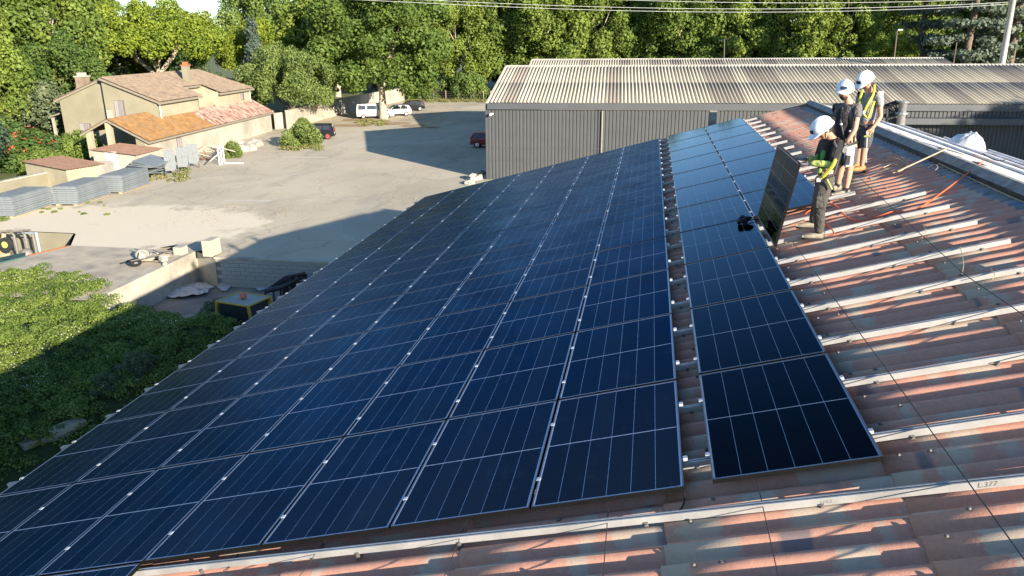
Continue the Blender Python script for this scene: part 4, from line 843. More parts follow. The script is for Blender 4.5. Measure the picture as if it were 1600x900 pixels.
# ------------------------------------------------------------------ vehicles
def car(label, cat, loc, yaw, paint, rim, L=4.0, Wd=1.7, prof=None, roofz=1.45, windows=None, van=False):
    t = thing('parked_'+cat.replace(' ', '_'), label, cat, loc, (0, 0, R_(yaw)), None)
    prof = prof or [(-2, .32), (-2.02, .75), (-1.95, .98), (-1.72, 1.38), (-1.5, 1.45), (.0, 1.47), (.35, 1.4), (.95, .98), (1.75, .82), (1.98, .62), (2.0, .32)]
    s = L/4.0; prof = [(x*s, z) for x, z in prof]; zs = 1.0 if not van else 1.15
    def wy(z): return Wd/2*(1-.03*(z < .4))-(max(0, z-zs)*(.42 if not van else .14))
    n = len(prof); b = MB(); vs = []
    for sgn, ins in ((-1, 0), (-1, .07), (1, .07), (1, 0)):
        for x, z in prof:
            cx, cz = x*(1-(0 if ins else .025)), z-(0 if ins else .03*(z > .7)); vs.append((cx, sgn*(wy(z)-ins), cz))
    fs = [(k*n+i, k*n+(i+1) % n, (k+1)*n+(i+1) % n, (k+1)*n+i) for k in range(3) for i in range(n)]+[tuple(range(n-1, -1, -1)), tuple(range(3*n, 4*n))]
    b.add(vs, fs); b.build('body', paint, t, local=True, bevel=.03)
    for side in (-1, 1):
        for (x0, x1, x2, x3, za, zb) in windows:
            y0, y1 = side*(wy(za)+.012), side*(wy(zb)+.012); q = [(x0*s, y0, za), (x1*s, y0, za), (x2*s, y1, zb), (x3*s, y1, zb)]
            MB().prism(q, (0, -side*.02, 0)).build('side_window', M['glass'], t, local=True)
    for (xa, za, xb, zb, nm) in ((prof[2][0], prof[2][1], prof[3][0], prof[3][1], 'rear_window'), (prof[-4][0], prof[-4][1], prof[-5][0], prof[-5][1], 'windscreen')):
        sg = -1 if nm[0] == 'r' else 1; e = .015*sg
        def P3(f_, y): x = xa+(xb-xa)*f_; z = za+(zb-za)*f_; return (x+e, y*(wy(z)-.12), z+.012)
        MB().prism([P3(.1, -1), P3(.1, 1), P3(.92, 1), P3(.92, -1)], (-e*.6, 0, -.005)).build(nm, M['glass'], t, local=True)
    for x in (-1.28*s, 1.3*s):
        for side in (-1, 1):
            y = side*(Wd/2-.1); w = MB().tube([(x, y-side*.12, .32), (x, y+side*.11, .32)], .32, 18).build('wheel', M['rubber'], t, local=True)
            b = MB(); b.tube([(x, y+side*.10, .32), (x, y+side*.125, .32)], .09, 8)
            for k in range(5): a = k*2*math.pi/5; b.tube([(x, y+side*.118, .32), (x+.2*math.cos(a), y+side*.118, .32+.2*math.sin(a))], .035, 5)
            b.tube([(x, y+side*.105, .32), (x, y+side*.116, .32)], .19, 14); b.build('rim', rim, w, local=True)
    for side in (-1, 1):
        MB().cb((prof[0][0]+.01, side*(Wd/2-.2), .9), (.06, .22, .3)).build('tail_light', M['tail'], t, local=True); MB().cb((prof[-1][0]-.06, side*(Wd/2-.25), .66), (.1, .3, .14)).build('headlight', M['silver'], t, local=True)
    MB().cb((prof[0][0]-.02, 0, .62), (.02, .5, .12)).build('number_plate', M['white'], t, local=True); MB().bx(prof[0][0]-.04, prof[0][0]+.1, -Wd/2+.05, Wd/2-.05, .32, .5).bx(prof[-1][0]-.1, prof[-1][0]+.03, -Wd/2+.05, Wd/2-.05, .3, .46).build('bumper', M['black'], t, local=True)
    return t
M['tail'] = mat('tail_lamp_red', (.5, .02, .02), .3, bump=0)
CW_ = [(-1.55, -.62, -.62, -1.42, .98, 1.34), (-.55, .72, .18, -.55, .98, 1.34)]
p = gp(752, 231); car('dark red small car half hidden behind the corner of the grey hangar', 'car', (p.x+.8, p.y+.6, GZ), 2, M['red'], M['silver'], 3.7, 1.6, None, 1.4, [(-1.6, -.7, -.7, -1.4, .98, 1.34), (-.6, .72, .2, -.6, .98, 1.34)])
p = gp(494, 219); car('black hatchback with red wheel rims parked behind the green bush', 'car', (p.x-.3, p.y+1.2, GZ), 196, M['carblack'], M['redrim'], 3.55, 1.65, [(-2, .3), (-2.03, .8), (-1.98, 1.05), (-1.75, 1.5), (-1.45, 1.58), (.3, 1.6), (.55, 1.55), (1.2, 1.08), (1.85, .95), (2, .7), (2, .3)], 1.6, [(-1.6, -.8, -.75, -1.5, 1.02, 1.42), (-.7, .1, .1, -.65, 1.02, 1.42), (.2, 1.0, .5, .2, 1.02, 1.42)])
p = gp(586, 186); car('white panel van with three dark side windows beside the plane tree trunk', 'van', (p.x-.4, p.y+1.3, GZ), 22, M['white'], M['silver'], 5.0, 1.9, [(-2, .35), (-2.02, 1.0), (-2.0, 1.2), (-1.93, 1.8), (-1.85, 1.95), (.6, 1.98), (.85, 1.9), (1.35, 1.22), (1.85, 1.05), (2, .8), (2, .35)], 1.95, [(-1.8, -1.0, -1.0, -1.76, 1.22, 1.75), (-.86, .1, .1, -.86, 1.22, 1.75), (.24, 1.12, .74, .24, 1.22, 1.75)], True)
p = gp(622, 182); car('white hatchback showing its tail behind the plane tree trunk', 'car', (p.x-.6, p.y+1.0, GZ), 205, M['white'], M['silver'], 4.1, 1.75, None, 1.45, CW_)
p = gp(628, 178); car('dark car parked beyond the white hatchback', 'car', (p.x-.3, p.y+5.0, GZ), 205, M['carblack'], M['silver'], 4.2, 1.75, None, 1.45, CW_)

# ------------------------------------------------------------------ vegetation
def leaf_mesh(name, mat_, clumps, per, size, seed, core=None, up=.25, flat=1.0, inner=.55):
    """clumps: list of (centre, radius); a leaf quad for each of per points on every clump"""
    rg = np.random.default_rng(seed); C_ = np.array([c for c, r in clumps]); Rr = np.array([r for c, r in clumps]); n = len(clumps)
    cnt = np.maximum(8, (per*(Rr/Rr.mean())**2).astype(int)); idx = np.repeat(np.arange(n), cnt); N = len(idx)
    d = rg.normal(size=(N, 3)); d[:, 2] += up; d /= np.linalg.norm(d, axis=1)[:, None]
    rad = Rr[idx]*(inner+(1-inner)*rg.random(N)**.5)*rg.uniform(.85, 1.12, N); P_ = C_[idx]+d*rad[:, None]*np.array([1, 1, flat])
    nr = d+rg.normal(scale=.55, size=(N, 3)); nr /= np.linalg.norm(nr, axis=1)[:, None]
    a = np.cross(nr, rg.normal(size=(N, 3))); a /= np.linalg.norm(a, axis=1)[:, None]; b_ = np.cross(nr, a)
    sz = size*rg.uniform(.6, 1.3, N)[:, None]*.5; a *= sz; b_ *= sz*rg.uniform(.6, 1, N)[:, None]
    V = np.stack([P_-a-b_*.5, P_-b_+a*.35, P_+a+b_*.4, P_+b_*1.0-a*.3], 1).reshape(-1, 3)
    me = bpy.data.meshes.new(name); me.vertices.add(len(V)); me.vertices.foreach_set('co', V.ravel().astype(np.float32))
    me.loops.add(N*4); me.loops.foreach_set('vertex_index', np.arange(N*4, dtype=np.int32)); me.polygons.add(N)
    me.polygons.foreach_set('loop_start', np.arange(0, N*4, 4, dtype=np.int32)); me.polygons.foreach_set('loop_total', np.full(N, 4, dtype=np.int32))
    me.materials.append(mat_); me.update(calc_edges=True); return me
def crown_clumps(seed, rx, rz_, cz, n, rmin, rmax, bottom=-.35, inner=.15):
    rg = random.Random(seed); out = []
    for k in range(n):
        while True:
            d = Vector((rg.gauss(0, 1), rg.gauss(0, 1), rg.gauss(0, 1))).normalized()
            if d.z > bottom: break
        f = rg.uniform(.35, .6) if rg.random() < inner else rg.uniform(.68, 1.0)
        out.append(((d.x*rx*f, d.y*rx*f, cz+d.z*rz_*f), rg.uniform(rmin, rmax)))
    return out
def trunk_mesh(name, h, r, seed, m, limbs=5, spread=3, top=.5):
    rg = random.Random(seed); b = MB(); top_ = Vector((rg.uniform(-.4, .4), rg.uniform(-.4, .4), h*top)); b.tube([(0, 0, -.3), (top_.x*.4, top_.y*.4, h*top*.5), top_], [r*1.25, r, r*.75], 9)
    for k in range(limbs):
        a = k*2*math.pi/limbs+rg.uniform(-.4, .4); e = top_+Vector((math.cos(a)*spread, math.sin(a)*spread, h*(.75-top)*rg.uniform(.7, 1.2))); b.tube([top_-Vector((0, 0, .3)), top_.lerp(e, .5)+Vector((0, 0, -.3)), e], [r*.55, r*.35, r*.12], 6)
        e2 = top_.lerp(e, .5); b.tube([e2, e2+Vector((math.cos(a+1)*spread*.5, math.sin(a+1)*spread*.5, h*.2))], [r*.28, r*.08], 5)
    return b.mesh(name, m, True)
TR = {}
def kind(k, mats, cl, per, size, th, tr_, tm, seed=1, limbs=5, spread=3, top=.45, **kw):
    TR[k] = (leaf_mesh('crown', M[mats], cl, per, size, seed, **kw), trunk_mesh('trunk', th, tr_, seed, M[tm], limbs, spread, top))
for i in range(3): kind('plane%d' % i, 'leaf_plane', crown_clumps(10+i, 6.3, 8.4, 9.2, 150, .75, 1.6, -.8), 230, .32, 16, .38, 'palebark', 20+i, 6, 3.2, .38)
for i in range(3): kind('dark%d' % i, 'leaf_dark', crown_clumps(30+i, 6.5, 7.2, 8.4, 130, .8, 1.7, -.7), 210, .34, 14, .35, 'bark', 40+i)
def pine_cl(seed, rx=8, n=80):
    rg = random.Random(seed); out = []
    for k in range(n):
        a = rg.uniform(0, 6.283); f = rg.random()**.5; out.append(((math.cos(a)*rx*f, math.sin(a)*rx*f, 8.2+5.2*(1-f**2.2)*rg.uniform(.35, 1)+rg.uniform(-1.2, .6)), rg.uniform(.8, 1.5)))
    return out
kind('planeR', 'leaf_plane', crown_clumps(17, 6.8, 7.6, 8.9, 210, .7, 1.5, -.82), 200, .3, 14, .38, 'palebark', 27, 6, 3.2, .26)
kind('pine0', 'leaf_pine', pine_cl(50, 8, 150), 300, .24, 13, .32, 'palebark', 51, 8, 4.6, .42, flat=.8)
kind('pine1', 'leaf_pine', pine_cl(52, 5.2, 90), 300, .24, 12, .28, 'palebark', 53, 6, 3.2, .5, flat=.85)
def cedar_cl(seed):
    rg = random.Random(seed); out = []
    for t in range(11):
        z = 3+t*1.75; rr = 5.4*(1-t/13)
        for k in range(int(5+rr*2.2)):
            a = rg.uniform(0, 6.283); f = rg.uniform(.35, 1); out.append(((math.cos(a)*rr*f, math.sin(a)*rr*f, z-rr*f*.16), rg.uniform(.8, 1.5)))
    return out
for i in range(2): kind('cedar%d' % i, 'leaf_cedar', cedar_cl(60+i), 110, .36, 20, .4, 'bark', 62+i, 3, 1, .9, flat=.42)
kind('cypress', 'leaf_cedar', [((random.uniform(-.5, .5)*(1-abs(z-5)/9), random.uniform(-.5, .5)*(1-abs(z-5)/9), z), .9*(1-abs(z-4.5)/9.5)+.15) for z in [1+.22*k for k in range(46)]], 260, .24, 9, .15, 'bark', 66, 2, .3, .8)
kind('ash', 'leaf_ash', crown_clumps(70, 5.6, 3.6, 4.9, 130, .6, 1.2, -.7), 260, .2, 7.5, .3, 'bark', 71, 5, 3, .24)
kind('plum', 'leaf_plum', crown_clumps(72, 2.6, 4, 5.4, 35, .8, 1.4, -.7), 200, .35, 8, .2, 'bark', 73, 4, 1)
kind('olive', 'leaf_olive', crown_clumps(74, 3.2, 2.8, 3.4, 50, .6, 1.3, -.5), 260, .24, 6, .2, 'palebark', 75, 5, 1.6)
kind('bush', 'leaf_ash', crown_clumps(76, 1.9, 1.3, .8, 60, .35, .7, -.9), 200, .17, 1.6, .06, 'bark', 77, 6, .8, .2)
kind('bush2', 'leaf_dark', crown_clumps(78, 1.9, 1.4, .9, 55, .4, .8, -.9), 200, .19, 1.6, .06, 'bark', 79, 6, .8, .2)
def tree(k, name, label, cat, x, y, s=1.0, sz=None, rot=None, group=None, z=GZ):
    if y > 60 and x < -60 and k[:4] in ('plan', 'dark'):                     # the wood is lower where the sky shows over it
        q = RW3 @ (np.array((x, y, 5.0))-CW); px = 800+FPX*q[0]/q[2]
        if 160 < px < 262: sz = min(sz or s, (3+.036*y+7)/(18.8 if k[0] == 'p' else 17.0))
    t = thing(name, label, cat, (x, y, z), (0, 0, random.uniform(0, 6.28) if rot is None else rot), group); t.scale = (s, s, sz or s)
    link('crown', TR[k][0], t); link('trunk', TR[k][1], t); return t
T = tree
T('planeR', 'plane_tree', 'big round plane tree with its trunk beside the white van', 'tree', -35.2, 94.6, 1.28, 1.12, 1.0)
T('plane1', 'plane_tree', 'dense plane tree left of and behind the big round plane tree', 'tree', -47.5, 106, 1.15, 1.12, 2.0)
T('ash', 'ash_tree', 'forked ash tree in front of the white wall, green bush at its foot', 'tree', -44.0, 86.2, 1.02, 1.08, .4)
T('bush', 'bush', 'green bush growing in front of the black hatchback', 'bush', gp(466, 229).x, gp(466, 229).y+.8, 1.0, .95, 0)
tag(TR and thing('dummy', None, None) or None) if 0 else None
T('pine0', 'umbrella_pine', 'broad yellow-green umbrella pine behind the farmhouse roof', 'tree', -61.5, 86, 1.12, 1.13, 0.4)
T('pine1', 'umbrella_pine', 'smaller yellow-green pine between the umbrella pine and the ash tree', 'tree', -55, 100, 1.0, .92, 0)
T('cypress', 'cypress', 'narrow grey-green cypress standing before the pines', 'tree', -52.5, 94, 1.25, 1.15, 0)
T('plum', 'purple_tree', 'dark purple-leaved tree in the gap left of the umbrella pine', 'tree', -72, 84, 1.2, 1.15, 0)
T('olive', 'olive_tree', 'silvery tree behind the far right corner of the farmhouse', 'tree', -56.5, 88, 1.0, 1.0, 1)
T('olive', 'olive_tree', 'silvery green tree left of the farmhouse gable', 'tree', -60.5, 62, 1.2, 1.05, 2)
T('bush2', 'bush', 'dark green bush at the foot of the farmhouse gable', 'bush', -50.5, 56.5, .9, .9, 2)
T('bush', 'bush', 'bright green bush at the left picture edge above the boundary wall', 'bush', -55.5, 49.5, 1.6, 1.8, 3)
T('bush', 'bush', 'pale green bush between the flowering oleander and the left edge', 'bush', -58.5, 56, 1.5, 1.7, 4)
T('olive', 'small_tree', 'small olive-green tree right behind the boundary wall at the left edge', 'tree', -49.5, 43, .9, .95, 4)
T('bush2', 'bush', 'low dark bush behind the low cream shed', 'bush', -47.5, 48.5, .9, .8, 1)
ol = T('bush2', 'oleander', 'oleander covered in red flowers left of the farmhouse gable', 'bush', -52.5, 51.5, 1.6, 1.25, 5)
fl = leaf_mesh('flowers', M['flower_red'], crown_clumps(80, 1.95, 1.4, 1.2, 150, .12, .3, .0), 14, .08, 81); link('flowers', fl, ol)
# screen of tall trees down the left and across the back
left = [('plane2', -66, 70, 1.15), ('dark0', -74, 62, 1.2), ('plane0', -62, 57, .85), ('dark1', -68, 50, 1.0), ('plane1', -80, 78, 1.25), ('dark2', -86, 66, 1.3), ('plane2', -72, 92, 1.2), ('dark0', -84, 94, 1.35), ('dark1', -92, 84, 1.35), ('plane0', -66, 42, .95), ('dark2', -78, 48, 1.1), ('dark1', -60, 68, .7), ('plane1', -90, 108, 1.2)]
for i, (k, x, y, s) in enumerate(left): T(k, 'broadleaf_tree', '%s tall broadleaf tree in the wood left of the farmhouse' % ORD[i], 'tree', x, y, s, s*random.uniform(.95, 1.08), None, 'dense wood left of the farmhouse')
back = []
for i in range(17): back.append((['plane0', 'plane1', 'plane2'][i % 3], -58+i*8.0+random.uniform(-1.2, 1.2), 136+random.uniform(-3, 4), random.uniform(1.05, 1.3)))
lo = ['dark0', 'dark1', 'dark2']
for i, (k, x, y, s) in enumerate(back):
    if 24.5 < x*0+0: pass
    T(k, 'plane_tree', '%s plane tree from the left in the row behind the yard and hangars' % ORD[i], 'tree', x, y, s*.98, s*1.02, None, 'plane trees in a row behind the hangars')
for i in range(13): T(lo[i % 3], 'broadleaf_tree', '%s darker tree from the left behind the plane tree row' % ORD[i], 'tree', -104+i*14+random.uniform(-3, 3), 158+random.uniform(-4, 6), 1.4*random.uniform(.9, 1.1), 1.25*random.uniform(.95, 1.12) if i not in (2, 3) else 1.0, None, 'darker trees behind the plane tree row')
for i, (x, y, s) in enumerate([(43.5, 101, 1.0), (49.5, 103, 1.1), (58, 112, 1.2), (64, 106, 1.1), (70, 118, 1.2), (41.5, 112, 1.0)]): T('cedar%d' % (i % 2), 'cedar', '%s grey-green cedar of the group by the utility pole, counted by nearness' % ORD[i], 'tree', x-6, y, s, s, None, 'cedars by the utility pole')
T('pine1', 'pine', 'yellowish pine between the plane trees and the cedars', 'tree', 30.5, 106, .6, .8, 0)
T('cedar1', 'cedar', 'pale grey cedar top showing left of the hangar roofs', 'tree', -30, 150, 1.15, 1.12, 1)
for i, (x, y, s) in enumerate([(-38.5, 128.5, 1.2), (-31.5, 129, 1.6), (-26, 129.5, .9), (-22, 131, 1.5), (-35, 132, 1.7)]): T('bush2' if i % 2 else 'bush', 'bush', '%s bush from the left along the far wire fence' % ['first', 'third', 'fourth', 'fifth', 'second'][i], 'bush', x, y, s, s*1.1, None, 'bushes along the far fence')
T('bush', 'bush', 'small round bush beside the white upright frame', 'bush', gp(362, 246).x, gp(362, 246).y, .48, .6, 0)
T('bush', 'bush', 'low weedy clump before the steel gate pillar on the white wall', 'bush', -42.2, 84.5, .5, .45, 0)
# trees beyond the right edge of the view, whose shade falls on the hangar front
for i, (x, y, s) in enumerate([(51.5, 26, 1.3), (63, 25, 1.45)]): T(['dark0', 'plane1'][i], 'broadleaf_tree', '%s tree beyond the right edge of the view that shades the hangar front' % ['nearer', 'farther'][i], 'tree', x, y, s, 1.05, None, 'trees beyond the right edge')
# weeds, dry grass
def patch(name, label_, mat_, spots, per, size, seed, h=.15):
    cl = [((p.x, p.y, GZ+h*.3), r) for p, r in spots]
    me = leaf_mesh(name, M[mat_], cl, per, size, seed, flat=.35, up=.8, inner=.1); return tag(link(name, me), label_, None, None, 'stuff')
rn = random.Random(5)
patch('dry_weeds', None, 'drygrass', [(gp(232+rn.uniform(-6, 60), 284-rn.uniform(0, 22)), rn.uniform(.25, .6)) for k in range(40)]+[(gp(440+rn.uniform(-6, 60), 231+rn.uniform(-5, 4)), rn.uniform(.4, .8)) for k in range(24)]+[(gp(560+rn.uniform(0, 60), 193+rn.uniform(-4, 4)), .7) for k in range(20)]+[(gp(640+rn.uniform(0, 120), 158+rn.uniform(-2, 2)), 1.0) for k in range(50)], 120, .13, 3)
patch('weeds', None, 'leaf_ash', [(gp(60+rn.uniform(0, 110), 322+rn.uniform(-8, 14)), rn.uniform(.1, .25)) for k in range(16)]+[(gp(240+rn.uniform(-6, 60), 278-rn.uniform(0, 18)), rn.uniform(.15, .4)) for k in range(16)]+[(gp(2, 345), .5), (gp(8, 338), .4)]+[(gp(30+rn.uniform(0, 36), 296-rn.uniform(0, 10), -6.6), .4) for k in range(6)], 90, .10, 4)
patch('yard_grit', None, 'dirt', [(gp(120+rn.uniform(0, 560), 225+rn.uniform(0, 130)), rn.uniform(.3, 1.6)) for k in range(110)]+[(gp(250+rn.uniform(0, 230), 268-rn.uniform(0, 60)), rn.uniform(.3, .8)) for k in range(40)], 14, .05, 21, .02)
# the mass of vines filling the sunken yard
LW0, LW1 = gp(-20, 716, -7.6), gp(125, 654, -7.6)
TR0, TR1 = gp(-60, 528, -6.9), gp(146, 459, -6.9)
def vine_z(x, y):
    n = mnoise.noise(Vector((x*.33, y*.33, 2.0)))*.38+mnoise.noise(Vector((x*1.1, y*1.1, 5.0)))*.2+mnoise.noise(Vector((x*2.6, y*2.6, 8.0)))*.1
    base = -6.85-.05*max(0, x+22)-(.035*max(0, 19-y))
    g = abs((x-TR0.x)*(TR1.y-TR0.y)-(y-TR0.y)*(TR1.x-TR0.x))/(TR1-TR0).length+.35*mnoise.noise(Vector((y*.6, 3, 1)))    # a dark trough runs through the mass
    base -= .8*math.exp(-(g/.20)**2)*(1 if y < TR1.y else 0)
    lw = (x-LW0.x)*(LW1.y-LW0.y)-(y-LW0.y)*(LW1.x-LW0.x)
    if x > -24 and lw > 0: base -= min(1.5, lw*.5)
    return base+n+.55*math.exp(-((x+15.2)**2+(y-18.6)**2)/1.6)
def vine_edge(x):
    pts = [(-52, 24.0), (-33, 23.8), (-29.5, 24.0), (-26.0, 24.9), (-24.2, 23.4), (-22.3, 22.4), (-20.3, 21.2), (-16.6, 20.1), (-14.8, 19.6), (-12, 16.5), (-7.7, 12)]
    for (a, b_), (c, d) in zip(pts, pts[1:]):
        if a <= x <= c: return b_+(d-b_)*(x-a)/(c-a)
    return 12
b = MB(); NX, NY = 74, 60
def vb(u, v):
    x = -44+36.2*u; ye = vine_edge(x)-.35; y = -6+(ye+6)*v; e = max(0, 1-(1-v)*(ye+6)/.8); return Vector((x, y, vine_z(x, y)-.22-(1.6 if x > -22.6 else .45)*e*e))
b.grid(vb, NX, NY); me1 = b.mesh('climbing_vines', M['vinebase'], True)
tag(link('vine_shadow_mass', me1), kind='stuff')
rg = random.Random(12); cl = []
while len(cl) < 4300:
    x = rg.uniform(-40, -8.2); y = rg.uniform(2, 26.5)
    if y > vine_edge(x)+rg.uniform(-.3, .25): continue
    if y < 10 and x < -26 or (y < 6): continue
    z = vine_z(x, y)
    if y > vine_edge(x)-.5 and x > -22: z -= rg.uniform(0, 1.2)
    cl.append(((x, y, z-.08), rg.uniform(.2, .42)))
tag(link('climbing_vines', leaf_mesh('climbing_vines', M['leaf_vine'], cl, 95, .072, 9, up=.9, flat=.6, inner=.3)), kind='stuff')
fw = [c for c in cl if mnoise.noise(Vector((c[0][0]*.5, c[0][1]*.5, 11))) > .12]
tag(link('vine_blossom', leaf_mesh('vine_blossom', M['flower_white'], [((c[0][0], c[0][1], c[0][2]+.12), c[1]) for c in fw[::2]], 4, .032, 10, up=1.4, flat=.5)), kind='stuff')

for k, (px, py, s_, lab) in enumerate([(345, 506, .42, 'grey-green shrub growing against the yellow loader'), (300, 545, .40, 'dark shrub in the shade by the eaves below the loader'), (215, 590, .38, 'pale shrub in the shade halfway down the roof edge'), (165, 618, .34, 'smallest shrub in the shade near the low coped wall')]):
    q = gp(px, py, -7.6); T('olive' if k != 1 else 'bush2', 'shrub', lab, 'shrub', q.x, q.y, s_*.5, s_*.5, k, None, -8.0)

# ------------------------------------------------------------------ the three workers
def skinmesh(name, mat_, parent, chains, sub=2):
    """chains: list of lists of (Vector, radius); shared points are welded. first point of first chain is the root"""
    vs, es, rs, key = [], [], [], {}
    def vid(p, r):
        k = tuple(round(a, 4) for a in p)
        if k not in key: key[k] = len(vs); vs.append(p-ORG[parent.name]); rs.append(r)
        return key[k]
    for c in chains:
        last = None
        for p, r in c:
            i = vid(p, r)
            if last is not None and last != i: es.append((last, i))
            last = i
    me = bpy.data.meshes.new(name); me.from_pydata(vs, es, []); me.materials.append(mat_); o = link(name, me, parent); ORG[o.name] = ORG[parent.name]
    o.modifiers.new('skin', 'SKIN'); me.skin_vertices
    for i, r in enumerate(rs):
        r = r if isinstance(r, tuple) else (r, r); me.skin_vertices[0].data[i].radius = r; me.skin_vertices[0].data[i].use_root = (i == 0)
    o.modifiers['skin'].use_smooth_shade = True; s = o.modifiers.new('sub', 'SUBSURF'); s.levels = sub; s.render_levels = sub
    return o
def mid(a, b, t=.5): return a.lerp(b, t)
def hand_chains(wr, hd, side, r=.026, curl=.5, down=Vector((0, 0, -1))):
    d = (hd-wr).normalized(); s = d.cross(side).normalized(); n = s.cross(d).normalized(); palm = wr+d*.085; out = [[(wr, .028), (palm, (.040, .022))]]
    for k, ln in enumerate((.072, .082, .078, .062)):
        o = s*(-.033+.022*k); b0 = palm+o*.9+d*.012; p1 = b0+d*ln*.5+n*ln*.18*curl; p2 = p1+d*ln*(.5-.3*curl)+n*ln*.5*curl; out.append([(palm, (.040, .022)), (b0, .011), (p1, .010), (p2, .008)])
    t0 = wr+d*.04-s*.03; out.append([(wr+d*.001, .028), (t0, .014), (t0+d*.045-s*.028+n*.01, .011), (t0+d*.075-s*.03+n*.02, .009)]); out[-1][0] = (wr, .028)
    return out
def rotm(f, up):                                                # face frame: columns right, forward, up
    f = f.normalized(); r = f.cross(up).normalized(); u = r.cross(f); return Matrix((r, f, u)).transposed()
def head(parent, c, face, up, hr=.098, beard=False, glasses=False, helmet='white'):
    Rm = rotm(face, up); b = MB()
    def hf(u, v):
        th, ph = u*2*math.pi, v*math.pi; x = math.cos(th)*math.sin(ph); y = math.sin(th)*math.sin(ph); z = -math.cos(ph)
        k = 1+.10*max(0, y)*(z < -.2)-.16*max(0, -z-.25); p = Vector((x*.076*k, y*.096*(1+.06*(z > .1)), z*.118+(-.02 if y > .3 and z < -.4 else 0)))
        if y > .7 and -.25 < z < .12 and abs(x) < .22: p.y += .022*(1-abs(x)/.22)      # nose
        if y > .6 and .08 < z < .32 and .15 < abs(x) < .5: p.y -= .008                 # eye sockets
        if y > .7 and -.48 < z < -.34: p.y -= .006
        return c+Rm @ p
    b.grid(hf, 32, 24); h = b.build('head', M['skin'], parent, True)
    for s in (-1, 1):
        MB().ball(c+Rm @ Vector((s*.080, -.008, -.005)), (.014, .024, .034), 8, 6, 0, Rm).build('ear', M['skin'], h, True); MB().ball(c+Rm @ Vector((s*.030, .088, .022)), (.013, .008, .009), 8, 6, 0, Rm).build('eye', M['black'] if glasses else M['white'], h, True)
    MB().ball(c+Rm @ Vector((0, .098, -.052)), (.026, .008, .008), 8, 6, 0, Rm).build('mouth', M['lips'], h, True)
    b = MB(); b.ball(c+Rm @ Vector((0, -.022, .012)), (.083, .088, .108), 16, 12, 0, Rm); b.build('hair', M['hair'], h, True)
    if beard: MB().ball(c+Rm @ Vector((0, .040, -.082)), (.062, .062, .042), 14, 8, 0, Rm).build('beard', M['hair'], h, True)
    if glasses:
        g = MB()
        for s in (-1, 1): g.ball(c+Rm @ Vector((s*.033, .097, .026)), (.030, .010, .018), 10, 6, 0, Rm); g.tube([c+Rm @ Vector((s*.062, .088, .028)), c+Rm @ Vector((s*.084, .0, .022))], .005, 5)
        g.build('glasses', M['black'], h, True)
    # helmet: shell with ridge, brim and front peak
    b = MB(); hc = Vector((0, .0, .045))
    def sf(u, v):
        th = u*2*math.pi; ph = v*math.pi/2; rr = 1+.05*math.exp(-((math.cos(th)*math.sin(ph))/.14)**2)*(v < .85); x = math.cos(th)*math.sin(ph)*.128; y = math.sin(th)*math.sin(ph)*.152; z = math.cos(ph)*.135
        return c+Rm @ (hc+Vector((x, y, z))*rr)
    b.grid(sf, 40, 14)
    def br(u, v):
        th = u*2*math.pi; f = max(0, math.sin(th))**3; w = .010+.055*f; k = v; return c+Rm @ (hc+Vector((math.cos(th)*(.128+w*k), math.sin(th)*(.152+w*k), -.012*k-.022*f*k-.004)))
    b.grid(br, 40, 3); b.grid(lambda u, v: br(u, 1-v)+Rm @ Vector((0, 0, -.010)), 40, 3); b.grid(lambda u, v: br(u, 1)+Rm @ Vector((0, 0, -.010*v)), 40, 1)
    hm = b.build('helmet', M['whitehelmet'], parent, True)
    q = []
    for a_, z_ in ((-.40, .010), (.40, .010), (.38, .052), (-.38, .052)):
        th = math.pi/2+a_; q.append(c+Rm @ (hc+Vector((math.cos(th)*.137, math.sin(th)*.162*(1-.22*(z_ > .03)), z_+.004))))
    bl = MB(); NQ = 8
    bl.grid(lambda u, v: c+Rm @ (hc+Vector((math.cos(math.pi/2+.42*(1-2*u))*.132*(1-.10*v), math.sin(math.pi/2+.42*(1-2*u))*.158*(1-.08*v), .012+.046*v))*1.02), NQ, 3); bl.build('helmet_badge', M['badge'], hm, True)
    cs_ = [c+Rm @ Vector((s*.085, .01, .035)) for s in (-1, 1)]; ch = c+Rm @ Vector((0, .062, -.118)); MB().tube(smooth([cs_[0], c+Rm @ Vector((-.07, .04, -.07)), ch, c+Rm @ Vector((.07, .04, -.07)), cs_[1]]), .005, 5).build('chin_strap', M['black'], hm)
M['lips'] = mat('lips', (.38, .13, .10), .5, bump=0); M['badge'] = mat('navy_badge', (.02, .03, .08), .5, bump=0)
def shoe(parent, ankle, toe, m=None):
    d = (toe-ankle); d.z = 0; d = d.normalized(); r = Vector((-d.y, d.x, 0)); g = ankle+Vector((0, 0, -.085)); b = MB()
    sec = [(-.07, .035, .10), (-.04, .042, .11), (.02, .045, .105), (.08, .046, .085), (.14, .048, .062), (.19, .042, .050), (.215, .022, .038)]; n = 8; vs = []
    for x, w, h in sec:
        for k in range(n): a = k*2*math.pi/n; vs.append(g+d*x+r*(w*math.cos(a))+Vector((0, 0, max(0, h*(.5+.5*math.sin(a))))))
    fs = [(i*n+k, i*n+(k+1) % n, (i+1)*n+(k+1) % n, (i+1)*n+k) for i in range(len(sec)-1) for k in range(n)]+[tuple(range(n)), tuple(range((len(sec)-1)*n+n-1, (len(sec)-1)*n-1, -1))]
    s = b.add(vs, fs).build('shoe', m or M['shoe'], parent, True); q = [g+d*x+r*w*1.04*s_ for s_, l in ((1, sec), (-1, sec[::-1])) for x, w, h in l]
    MB().prism([p+Vector((0, 0, -.012)) for p in q], (0, 0, .026)).build('sole', M['black'], s); MB().tube([g+d*.03+r*.03+Vector((0, 0, .10)), g+d*.10-r*.02+Vector((0, 0, .082))], .005, 4).build('laces', M['short'], s)
def person(label, base, J, legs, top, cuts):
    t = thing('person', label, 'person', base); ORG[t.name] = Vector(base); return t
